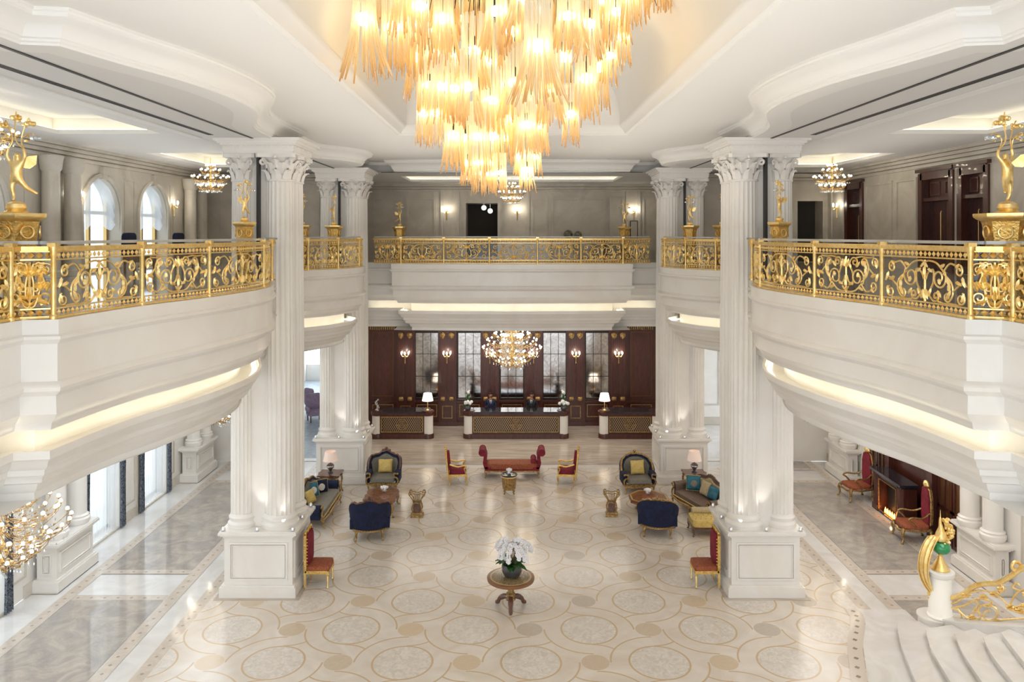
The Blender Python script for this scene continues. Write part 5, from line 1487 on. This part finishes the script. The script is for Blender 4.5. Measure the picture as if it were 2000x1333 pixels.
# high-backed chairs against the front piers
def high_chair(loc, rz, label):
    t = thing('high_back_chair', label, 'chair', loc, rz, 'tall red and gold side chairs')
    build('seat', MB().pill((0,-.04,.50), (.31,.31,.07), .3, 20, 8), 'damask', t)
    build('seat_rail', MB().box(-.31,-.34,.37,.31,.27,.45), 'gilt', t, 0)
    for sx in (-1, 1):
        build('leg', MB().lathe([(.018,0),(.03,.02),(.02,.06),(.03,.28),(.02,.31),(.04,.34),(.04,.40)], 10, (sx*.27,-.30,0)), 'gold', t)
        build('leg', MB().box(sx*.27-.025,.24,0,sx*.27+.025,.30,.42), 'gold', t)
    m = MB().box(-.31,.23,.40,-.25,.30,1.34).box(.25,.23,.40,.31,.30,1.34).box(-.28,.23,.55,.28,.30,.62)
    m.tube(catmull([(-.28,.265,1.34),(-.18,.265,1.40),(-.08,.265,1.36),(0,.265,1.42),(.08,.265,1.36),(.18,.265,1.40),(.28,.265,1.34)], 4), .035, 7)
    for sx in (-1, 1): m.ball((sx*.28,.265,1.40), .04, 8, 6)
    for i in range(9):
        for sx in (-1, 1): m.ball((sx*.28,.22,.6+i*.08), .022, 6, 4)
    build('back_frame', m, 'gilt', t)
    build('back_upholstery', MB().box(-.25,.20,.58,.25,.28,1.34).pill((0,.20,.96), (.24,.04,.38), .4, 16, 8), 'velvet_red', t)
high_chair((-4.98, 20.15, 0), pi/2, 'tall red and gold chair against the left front pier')
high_chair((4.98, 20.15, 0), -pi/2, 'tall red and gold chair against the right front pier')
# right sofa group
t = sofa((6.15, 25.3, 0), -pi/2+.35, 'curved brown and beige chaise sofa beside the right front pier', 2.1, 'brown_fab', 'beige_fab', 'brown_fab', 'gold_d', 1, 3)
cushion((6.02, 25.9, .76), -.25, 'teal', 'teal cushion with a silvery medallion on the right chaise sofa', .50, .48, -.3, 'grey_fab')
cushion((6.26, 25.34, .76), -1.22, 'beige_fab', 'beige cushion against the back of the right chaise sofa', .46, .46, -.3)
cushion((6.40, 24.92, .74), -1.1, 'teal', 'second teal cushion half hidden behind the right front pier', .42, .42, -.4)
t = thing('ottoman', 'buttoned yellow ottoman in front of the right chaise sofa', 'ottoman', (5.78, 23.6, 0), .0)
build('seat', MB().pill((0,0,.38), (.42,.40,.12), .3, 20, 8), 'yellow', t); build('rail', MB().box(-.42,-.38,.22,.42,.38,.29), 'wood3', t)
m = MB()
for i in range(5):
    for j in range(4): m.ball((-.3+i*.15+(j % 2)*.05, -.25+j*.16, .497), .014, 6, 4)
build('buttons', m, 'brown_fab', t)['kind'] = 'stuff'
for x in (-.37,.37):
    for y in (-.33,.33): build('leg', leg_mb(x, y, .24, .03, (x*.1,y*.1)), 'wood3', t)
o = build('bolster', MB().tube([(-.3,.30,.56),(.3,.30,.56)], .10, 14), 'beige_fab', None); o.location = (5.78, 23.6, 0); tag(o, 'beige and brown striped bolster on the back of the yellow ottoman', 'cushion')
# round centre table with orchids
t = thing('round_table', 'round marquetry table on a carved claw pedestal in the centre of the lobby', 'table', (-.03, 18.85, 0))
build('tabletop', MB().lathe([(.50,.66),(.565,.68),(.575,.72),(.57,.745),(.545,.75),(0,.75)], 56), 'mosaic', t)
build('pedestal', MB().lathe([(.12,.2),(.09,.24),(.09,.30),(.11,.32),(.11,.35),(.075,.38),(.08,.52),(.12,.6),(.2,.665)], 20), 'gold_d', t)
for a in range(3):
    an = -pi/2+a*2*pi/3; c, s_ = cos(an), sin(an)
    l = build('leg', MB().tube(catmull([(.04*c,.04*s_,.26),(.17*c,.17*s_,.24),(.3*c,.3*s_,.16),(.36*c,.36*s_,.06),(.42*c,.42*s_,.05)], 4), [.06,.06,.06,.06,.065,.065,.065,.06,.055,.05,.05,.05,.05,.045,.045,.04,.035], 8), 'wood3', t)
t = thing('orchid_planter', 'white orchids with dark green leaves in a grey pot on the round table', 'plant', (.0, 18.87, .75))
build('pot', MB().lathe([(.15,0),(.20,.04),(.245,.14),(.255,.24),(.235,.30),(.22,.31),(.22,.27),(0,.27)], 28), 'pot', t)
random.seed(3); lm = MB()
for i in range(26):
    a = i*2.4; L = random.uniform(.26,.40); el = random.uniform(.15,.85); w = random.uniform(.065,.095)
    r0 = random.uniform(.0,.12); vs = []
    for q in range(7):
        s_ = q/6; R = r0+L*s_*cos(el*(1-s_*.5)); Z = .28+L*s_*sin(el)+.10*s_-.22*s_*s_
        ww = w*sin(pi*min(1, .12+s_*.86))
        for e in (-1, 0, 1): vs.append((R*cos(a)-e*ww*sin(a), R*sin(a)+e*ww*cos(a), Z-(0.015 if e == 0 else 0)))
    lm.add(vs, [(k_*3+e, k_*3+e+1, (k_+1)*3+e+1, (k_+1)*3+e) for k_ in range(6) for e in (0, 1)])
build('leaves', lm, 'leaf', t)
st = MB(); fl = MB(); hr = MB()
for i in range(13):
    a = i*2.4+.3; R = random.uniform(.22,.42); H = random.uniform(.72,.90)
    pts = catmull([(.05*cos(a),.05*sin(a),.28),(.08*cos(a),.08*sin(a),.55),(R*.5*cos(a),R*.5*sin(a),H),(R*cos(a)*1.05,R*sin(a)*1.05,H-.12),(R*1.2*cos(a),R*1.2*sin(a),H-.26)], 6)
    st.tube(pts, .006, 4)
    for p in pts[10:]:
        for k_ in range(2):
            q = Vector(p)+Vector((random.uniform(-.04,.04), random.uniform(-.04,.04), random.uniform(-.03,.03)))
            b0 = random.uniform(0, 6)
            for e in range(5):
                an = b0+e*2*pi/5
                fl.pill((q.x+.022*cos(an), q.y+.012*sin(an)-.003, q.z+.022*sin(an)), (.021,.006,.016), .9, 6, 4, 0)
            hr.ball((q.x, q.y-.012, q.z), .006, 5, 3)
for i in range(16): 
    q = Vector((-.10+random.uniform(-.07,.07), -.14+random.uniform(-.03,.03), .38+random.uniform(0,.22)))
    for e in range(5):
        an = e*2*pi/5; fl.pill((q.x+.022*cos(an), q.y, q.z+.022*sin(an)), (.021,.006,.016), .9, 6, 4, 0)
    hr.ball((q.x, q.y-.012, q.z), .006, 5, 3)
build('flower_stems', st, 'stem', t); o = build('orchid_blooms', fl, 'white', t); o['kind'] = 'stuff'; o = build('bloom_centres', hr, 'purple', t); o['kind'] = 'stuff'

# ------------------------------------------------------------------ fireplace wall and thrones
t = thing('fireplace_panelling', 'dark mahogany panelled recess with glazed doors around the fireplace, right aisle', 'panelling', (RW, 24.6, 0))
m = MB().box(.1,-3.15,0,.2,3.1,4.9); build('back_panel', m, 'wood', t, 0)
for y0, y1 in ((-3.1,-2.35),(-2.3,-1.55),(1.5,2.2),(2.25,3.0)):
    d = MB(); frame_on(d, 'x', .1, y0, y1, .05, 3.4, .09, .08, -1); d.box(.02, y0, 1.0, .1, y1, 1.08); d.box(.02, y0, 2.1, .1, y1, 2.16); d.box(.02,(y0+y1)/2-.02,.1,.1,(y0+y1)/2+.02,3.4)
    f_ = build('cabinet_door', d, 'wood', t, 0); build('door_glass', MB().box(.055,y0+.05,.1,.075,y1-.05,3.35), simple('amber_tinted_glass', (.16,.07,.03), .15, .3), f_, 0)
for y in (-1.35, 1.3): build('pilaster', MB().box(-.12,y-.15,0,.1,y+.15,4.9), 'wood', t, 0)
g = MB(); frame_on(g, 'x', -.02, -.75, .75, 2.0, 3.3, .03, .02, -1); build('overmantel_frame', MB().box(-.0,-1.1,1.9,.1,1.1,4.9), 'wood', t, 0); build('gilded_frame', g, 'gold_d', t, 0)
t = thing('fireplace', 'dark carved fireplace with gilt trim and a burning fire, right aisle', 'fireplace', (11.98, 24.85, 0))
m = MB()
for y in (-1,): pass
for y in (-.95,.60): m.box(-.12,y,0,.38,y+.36,.18).lathe([(.17,.18),(.19,.3),(.15,.5),(.17,.8),(.19,1.2)], 10, (.03,y+.18,0)).box(.0,y,.18,.38,y+.36,1.2)
m.box(-.05,-.62,1.08,.38,.62,1.25); build('surround', m, 'wood', t, 30)
build('mantel_shelf', MB().box(-.18,-1.02,1.25,.40,1.03,1.33).box(-.12,-.97,1.2,.38,.98,1.25), 'blackstone', t)
g = MB(); frame_on(g, 'x', -.06, -.58, .60, .05, 1.08, .03, .03, -1); build('gilded_trim', g, 'gold_d', t, 0)
build('firebox', MB().box(.2,-.55,.02,.38,.55,1.05), 'black', t, 0)
build('hearth', MB().box(-.1,-.62,0,.3,.62,.03), 'blackstone', t)
m = MB()
random.seed(5)
for i in range(7): m.tube([(.08,-.42+i*.13,.06),(.14,-.34+i*.13,.10)], .03, 6)
build('logs', m, 'stem', t)
m = MB()
for i in range(12): y = -.42+i*.075; m.lathe([(.03,.05),(.035,.1),(.012,.16),(0,.2)], 6, (.02+.04*(i % 2), y, 0))
build('flames', m, 'fire', t)
light('fire_glow', 'POINT', (12.02, 24.85, .35), 2.5, (1,.45,.15), .03)
def throne(loc, rz, label):
    t = thing('throne_chair', label, 'chair', loc, rz, 'gilded thrones beside the fireplace')
    build('seat', MB().pill((0,-.08,.46), (.38,.40,.07), .4, 20, 8), 'damask', t)
    m = MB().tube(catmull([(-.36,-.46,.40),(-.18,-.50,.34),(0,-.51,.38),(.18,-.50,.34),(.36,-.46,.40)], 4), .04, 6)
    for sx in (-1, 1): m.tube([(sx*.37,-.46,.40),(sx*.39,-.1,.36),(sx*.35,.3,.40)], .035, 6)
    build('seat_rail', m, 'gold_d', t)
    for x, y in ((-.34,-.44),(.34,-.44),(-.3,.30),(.3,.30)): build('leg', leg_mb(x, y, .42, .04, (x*.25,y*.2)), 'gold_d', t)
    poly = [(-.22,.50),(-.26,.8),(-.25,1.25),(-.18,1.5),(0,1.58),(.18,1.5),(.25,1.25),(.26,.8),(.22,.50)]
    build('back_upholstery', MB().ext(poly, .28, .36), 'velvet_red', t)
    m = MB().ext([(p[0]*1.15, p[1]+.02) for p in poly], .34, .40)
    m.tube([(p[0]*1.15,.34,p[1]) for p in poly], .03, 6); build('back_frame', m, 'gold_d', t)
    m = MB()
    for i in range(5): a = pi*(i+.5)/5; m.ball((.10*cos(a),.33,1.60+.10*sin(a)), .06, 8, 6)
    m.ball((0,.33,1.64), .09, 10, 7); build('crown_crest', m, 'gold', t)
    for sx in (-1, 1): build('arm', MB().tube(catmull([(sx*.25,.32,.85),(sx*.34,.1,.74),(sx*.38,-.2,.76),(sx*.40,-.32,.70),(sx*.37,-.22,.62),(sx*.36,-.1,.48)], 4), .028, 7), 'gold_d', t)
throne((11.78, 26.65, 0), -pi/2+.1, 'gilded throne with crimson back left of the fireplace')
throne((11.85, 23.05, 0), -pi/2-.1, 'gilded throne with crimson back right of the fireplace')

# ------------------------------------------------------------------ gallery doors, console, notice
for i, (y0, y1) in enumerate(RD):
    r = bpy.data.objects.new(f'door_{i+1}', None); C.objects.link(r); r['kind'] = 'structure'; r.location = (RW, (y0+y1)/2, ZM)
    w_ = (y1-y0)/2; m = MB()
    m.box(-.06,-w_-.12,0,.3,-w_+.10,2.95).box(-.06,w_-.10,0,.3,w_+.12,2.95).box(-.06,-w_,2.75,.3,w_,2.98).box(-.12,-w_-.18,2.98,.3,w_+.18,3.08).box(-.0,-w_,2.1,.3,w_,2.2)
    build('door_frame', m, 'wood', r, 0)
    m = MB(); 
    for q in (-.5, .5): frame_on(m, 'x', .2, q*w_-w_*.32, q*w_+w_*.32, 2.28, 2.68, .03, .03, -1)
    build('transom_panel', MB().box(.2,-w_+.1,2.2,.25,w_-.1,2.75), 'wood', r, 0); build('transom_moulding', m, 'wood3', r, 0)
    build('door_leaf', MB().box(.28,-w_+.1,0,.33,-.01,2.1).box(.28,.01,0,.33,w_-.1,2.1), 'wood', r, 0)
    build('door_handle', MB().tube([(.2,.08,.5),(.18,.08,.55),(.18,.08,1.75),(.2,.08,1.8)], .02, 6), 'brass', r)
t = thing('console_table', 'long dark console table against the rear gallery wall right of the doorway', 'table', (3.1, 36.6, ZM))
build('tabletop', MB().box(-1.35,-.25,.80,1.35,.28,.86), 'wood3', t)
for x in (-1.25,1.25):
    for y in (-.2,.2): build('leg', MB().box(x-.04,y-.04,0,x+.04,y+.04,.8), 'wood3', t)
for x, r, l in ((2.62, .21, 'larger dark patterned globe on the rear gallery console, left of its pair'), (3.08, .18, 'smaller dark patterned globe on the rear gallery console, right of its pair')):
    t = thing('decorative_globe', l, 'ornament', (x, 36.5, ZM+.86), 0, 'patterned globes on the console')
    build('sphere', MB().ball((0,0,r+.03), r, 18, 12), 'globe', t); build('ring_stand', MB().lathe([(.1,0),(.11,.02),(.08,.05)], 14), 'bronze', t)
t = thing('framed_notice', 'small framed notice on the rear gallery wall below the right candle light', 'picture', (5.75, 36.93, 9.2))
m = MB(); frame_on(m, 'y', 0, -.18, .18, -.42, .42, .03, .03, -1); build('picture_frame', m, 'bronze', t, 0); build('picture', MB().box(-.16,-.015,-.4,.16,0,.4), 'marble2', t, 0)
# two dark armchairs seen through the left railing
for x, y, l in ((-10.6, 22.3, 'dark upholstered chair behind the left balustrade, below the nearer arched window'), (-10.6, 25.6, 'dark upholstered chair behind the left balustrade, below the farther arched window')):
    t = thing('lounge_chair', l, 'chair', (x, y, ZM), pi/2, 'dark chairs on the left gallery')
    build('seat', MB().pill((0,0,.42), (.36,.36,.1), .3, 16, 8), 'brown_fab', t); build('backrest', MB().pill((0,.30,.80), (.36,.07,.36), .35, 16, 8), 'velvet_blue', t)
    for sx in (-.28,.28):
        for yy in (-.28,.28): build('leg', MB().box(sx-.025,yy-.025,0,sx+.025,yy+.025,.36), 'wood3', t)

# ------------------------------------------------------------------ lounge beyond the left aisle
lo = MB(); lo.add([(-12.6,31.4,0.003),(-7.2,31.4,.003),(-7.2,48,.003),(-12.6,48,.003)], [(0,1,2,3)]); struct('floor', lo, 'bluefloor', 0)
struct('wall_lounge', MB().box(-12.7,31.4,0,-12.6,48,5.3).box(-12.7,48,0,-7.1,48.1,1.0).box(-12.7,48,4.6,-7.1,48.1,5.3).box(-9.75,48,1,-9.55,48.1,4.6).box(-7.2,37,0,-7.1,48,5.3), 'marble', 0)
r = bpy.data.objects.new('window_8', None); C.objects.link(r); r['kind'] = 'structure'; r.location = (-9.9, 48.2, 1)
build('window_pane', MB().box(-2.7,0,0,2.7,.02,3.6), 'win', r, 0)
for i, (x, y, rz, l) in enumerate(((-9.45, 37.6, .5, 'lilac armchair in the bright lounge beyond the left aisle, nearest'), (-9.9, 39.3, 2.4, 'lilac armchair in the bright lounge beyond the left aisle, behind the first'))):
    t = thing('lounge_armchair', l, 'chair', (x, y, 0), rz, 'lilac armchairs in the side lounge')
    build('seat', MB().pill((0,0,.42), (.36,.36,.12), .3, 16, 8), 'lilac', t); build('backrest', MB().pill((0,.32,.85), (.36,.08,.45), .35, 16, 8), 'lilac', t)
    for sx in (-.36,.36): build('arm', MB().pill((sx,0,.6), (.07,.34,.1), .5, 12, 8), 'lilac', t)
    for sx in (-.28,.28):
        for yy in (-.28,.28): build('leg', MB().box(sx-.025,yy-.025,0,sx+.025,yy+.025,.34), 'wood3', t)

# ------------------------------------------------------------------ marble staircase, newel, peacock and balustrade
# each step's left edge follows a curve; they rise towards +x and wind towards the camera beside a curb
stair = thing('staircase', 'white marble steps fanning up at the lower right corner', 'staircase', (9.0, 16, 0))
L = [[(8.75,17.73),(8.45,17.0),(8.15,15.99),(7.99,15.44)], [(9.11,17.2),(8.79,16.36),(8.52,15.16)], [(9.46,16.69),(9.19,15.92),(8.96,14.88)], [(9.8,16.27),(9.55,15.54),(9.37,14.6)], [(10.08,16.1),(9.95,15.55),(9.84,15.06)]]
for q in range(1, 5): L.append([(x+.31*q, y-.22*q) for x, y in L[4]])
CB = catmull([(9.62,17.98,.28),(9.84,17.86,.30),(10.08,17.35,.46),(10.36,16.75,.70),(10.68,16.15,.98),(11.0,15.5,1.26),(11.3,14.8,1.55),(11.5,14.1,1.84)], 5)
for i, e in enumerate(L):
    d = Vector(e[-1])-Vector(e[-2]); d = d.normalized()
    e2 = catmull(e, 5); n0_ = e2[-1]; e2.append((n0_[0]+d.x*4, n0_[1]+d.y*4))
    far = e2[0]
    k0 = min(range(len(CB)), key=lambda k_: abs(CB[k_][0]-far[0]-.45)+abs(CB[k_][1]-far[1]-.25))
    poly = list(reversed(e2))+[(c[0], c[1]) for c in CB[k0:]]+[(12.3,13.6),(12.3,10.8)]
    P_ = [(x-9, y-16) for x, y in poly]
    o = build('step', MB().ext(P_, .16*i, .16*(i+1)-.03, 'xy'), 'whitefloor', stair, 0)
    m_ = len(e2); P2 = [(x-.03, y) for x, y in P_[:m_]]+P_[m_:]
    build('nosing', MB().ext(P2, .16*(i+1)-.03, .16*(i+1), 'xy'), 'whitefloor', o, 0)
# curb that winds up beside the steps and carries the balustrade
cv = MB(); vs = []; n = len(CB)
for i in range(n):
    p = Vector(CB[i][:2]); d = (Vector(CB[min(i+1, n-1)][:2])-Vector(CB[max(i-1, 0)][:2])).normalized(); nn = Vector((-d.y, d.x))
    for w_, z in ((-.26,0),(-.26,CB[i][2]-.03),(-.29,CB[i][2]-.03),(-.29,CB[i][2]),(.29,CB[i][2]),(.29,CB[i][2]-.03),(.26,CB[i][2]-.03),(.26,0)): vs.append((p.x+nn.x*w_-9, p.y+nn.y*w_-16, z))
cv.add(vs, [(i*8+k_, i*8+k_+1, (i+1)*8+k_+1, (i+1)*8+k_) for i in range(n-1) for k_ in range(7)])
cv.lathe([(.34,0),(.34,.24),(.37,.25),(.37,.28),(0,.28)], 32, (9.66-9, 17.92-16, 0))
build('curb', cv, 'marble', stair, 35)
t = thing('newel_post', 'glowing white round marble newel post at the foot of the staircase', 'post', (9.75, 17.84, .30))
build('shaft', MB().lathe([(.27,0),(.27,.03),(.245,.05),(.235,.9),(.25,.92)], 32), simple('backlit_alabaster', (.92,.88,.80), .25, emit=(1,.95,.85), es=.12), t)
build('cap', MB().lathe([(.24,.90),(.30,.94),(.31,.99),(.30,1.03),(.27,1.05),(0,1.05)], 32), 'marble', t)
t = thing('peacock_finial', 'golden bird figure holding a green orb on the white newel post', 'statue', (9.75, 17.84, 1.35))
build('pedestal', MB().lathe([(.20,0),(.20,.03),(.17,.07),(.12,.16),(.07,.26),(.05,.32),(.07,.36)], 18), 'gold', t)
build('orb', MB().ball((.03,0,.50), (.20,.18,.16), 18, 12), 'green', t)
N = [(.03,0,.62,.16),(.02,0,.74,.15),(.02,0,.86,.11),(.02,0,.96,.055),(.0,0,1.08,.035),(.0,-.01,1.20,.026)]
skin('bird_body', N, [(i, i+1) for i in range(5)], 'gold', t, 1)
build('crest_spike', MB().tube([(0,-.01,1.16),(.0,-.01,1.36)], [.015,.004], 5), 'gold', t)
m = MB()
random.seed(9)
for i in range(60):
    q = random.random(); m.pill((.10+.10*sin(pi*q)+random.uniform(-.05,.05), random.uniform(-.12,.10)*(1-q*.6), .60+.58*q), (.05,.03,.04), .8, 7, 5, random.uniform(0, 3))
build('plumage', m, 'gold', t)
m = MB()
vs = []; fs = []; n = 14
for i in range(n+1):
    s_ = i/n; x = -.20-.24*sin(pi*min(1, s_*1.0))**.8; z = .78-1.30*s_; wd = .16*sin(pi*(.12+.8*s_))**.7
    if s_ > .8: x = -.20-.24*sin(pi*s_)**.8+(.15*(s_-.8))
    for e in (-1,-.5,0,.5,1): vs.append((x+.05*(1-e*e)*-1+.16*abs(e)*(1-s_*.7), e*wd*.9-.02, z))
for i in range(n):
    for j in range(4): fs.append((i*5+j, i*5+j+1, (i+1)*5+j+1, (i+1)*5+j))
m.add(vs, fs)
o = build('tail_wing', m, 'gold', t, 60); md = o.modifiers.new('solid', 'SOLIDIFY'); md.thickness = .03
m = MB()
for e in (-1,-.5,0,.5,1): m.tube([Vector(vs[i*5+int((e+1)*2)])+Vector((-.02,0,0)) for i in range(n+1)], .016, 5)
build('tail_ribs', m, 'gold', t)
# gilded stair balustrade: sweeping handrail and scrolls
t = thing('stair_balustrade', 'golden scrolled balustrade with a sweeping handrail beside the white steps', 'railing', (9.75, 17.84, .30))
def pz(px, py):
    Y = 17.88-max(0, px-1836)*.0098; k = F/Y; return ((px-1000)/k-9.75, Y-17.84, HC+(457-py)/k-.30)
def crv(pts, n=6, y=-.02): return [(a, c+y, b) for a, c, b in catmull([pz(*p) for p in pts], n)]
HR = [(1813,1158),(1830,1166),(1858,1168),(1880,1160),(1902,1145),(1925,1140),(1950,1138),(1975,1124),(1995,1110),(2025,1100),(2070,1092)]
build('handrail', MB().tube(crv(HR), .055, 10), 'gold', t)
build('handrail_scroll', MB().tube([(a+.09*cos(q), c-.03, b+.05+.09*sin(q)) for (a, c, b) in [pz(1983,1110)] for q in [i*.45 for i in range(12)]], .035, 8), 'gold', t)
S = [[(1813,1168),(1840,1180),(1865,1178),(1885,1165),(1905,1155),(1930,1156),(1950,1165),(1965,1180),(1970,1190)],
     [(1815,1172),(1840,1186),(1875,1186),(1900,1175),(1918,1170),(1935,1176),(1932,1186),(1922,1184)],
     [(1850,1186),(1870,1192),(1878,1205),(1872,1214),(1864,1212),(1868,1206)],
     [(1870,1190),(1885,1205),(1900,1212),(1914,1208),(1912,1196),(1902,1196)],
     [(1912,1200),(1914,1186),(1930,1182),(1946,1190),(1947,1204),(1935,1213),(1922,1208),(1924,1196),(1934,1194)],
     [(1905,1172),(1910,1182),(1900,1196)],[(1925,1213),(1950,1212),(2000,1209),(2060,1205)],[(1840,1216),(1880,1217),(1925,1213)],
     [(1970,1190),(1978,1170),(1990,1156),(2010,1152),(2040,1160)],[(1970,1190),(1985,1196),(2005,1200),(2030,1190)],
     [(1995,1156),(1978,1148),(1985,1140),(1992,1145)],[(2000,1180),(2020,1176),(2030,1190),(2015,1200)],[(1947,1150),(1952,1160),(1960,1150),(1955,1143)]]
m = MB()
for c in S: m.tube(crv(c, 6, 0), .02, 6)
build('scrollwork', m, 'gold', t)
m = MB(); random.seed(4)
for (px, py) in ((1972,1186),(1985,1188),(1998,1184),(1990,1192),(1920,1166),(1940,1160),(1886,1162),(1897,1206),(1955,1150),(2004,1160)):
    a, c, b = pz(px, py)
    for q in range(5): an = q*1.3; m.pill((a+.05*cos(an), c-.02, b+.04*sin(an)), (.055,.025,.022), .8, 8, 5, 0)
build('gilded_leaves', m, 'gold', t)
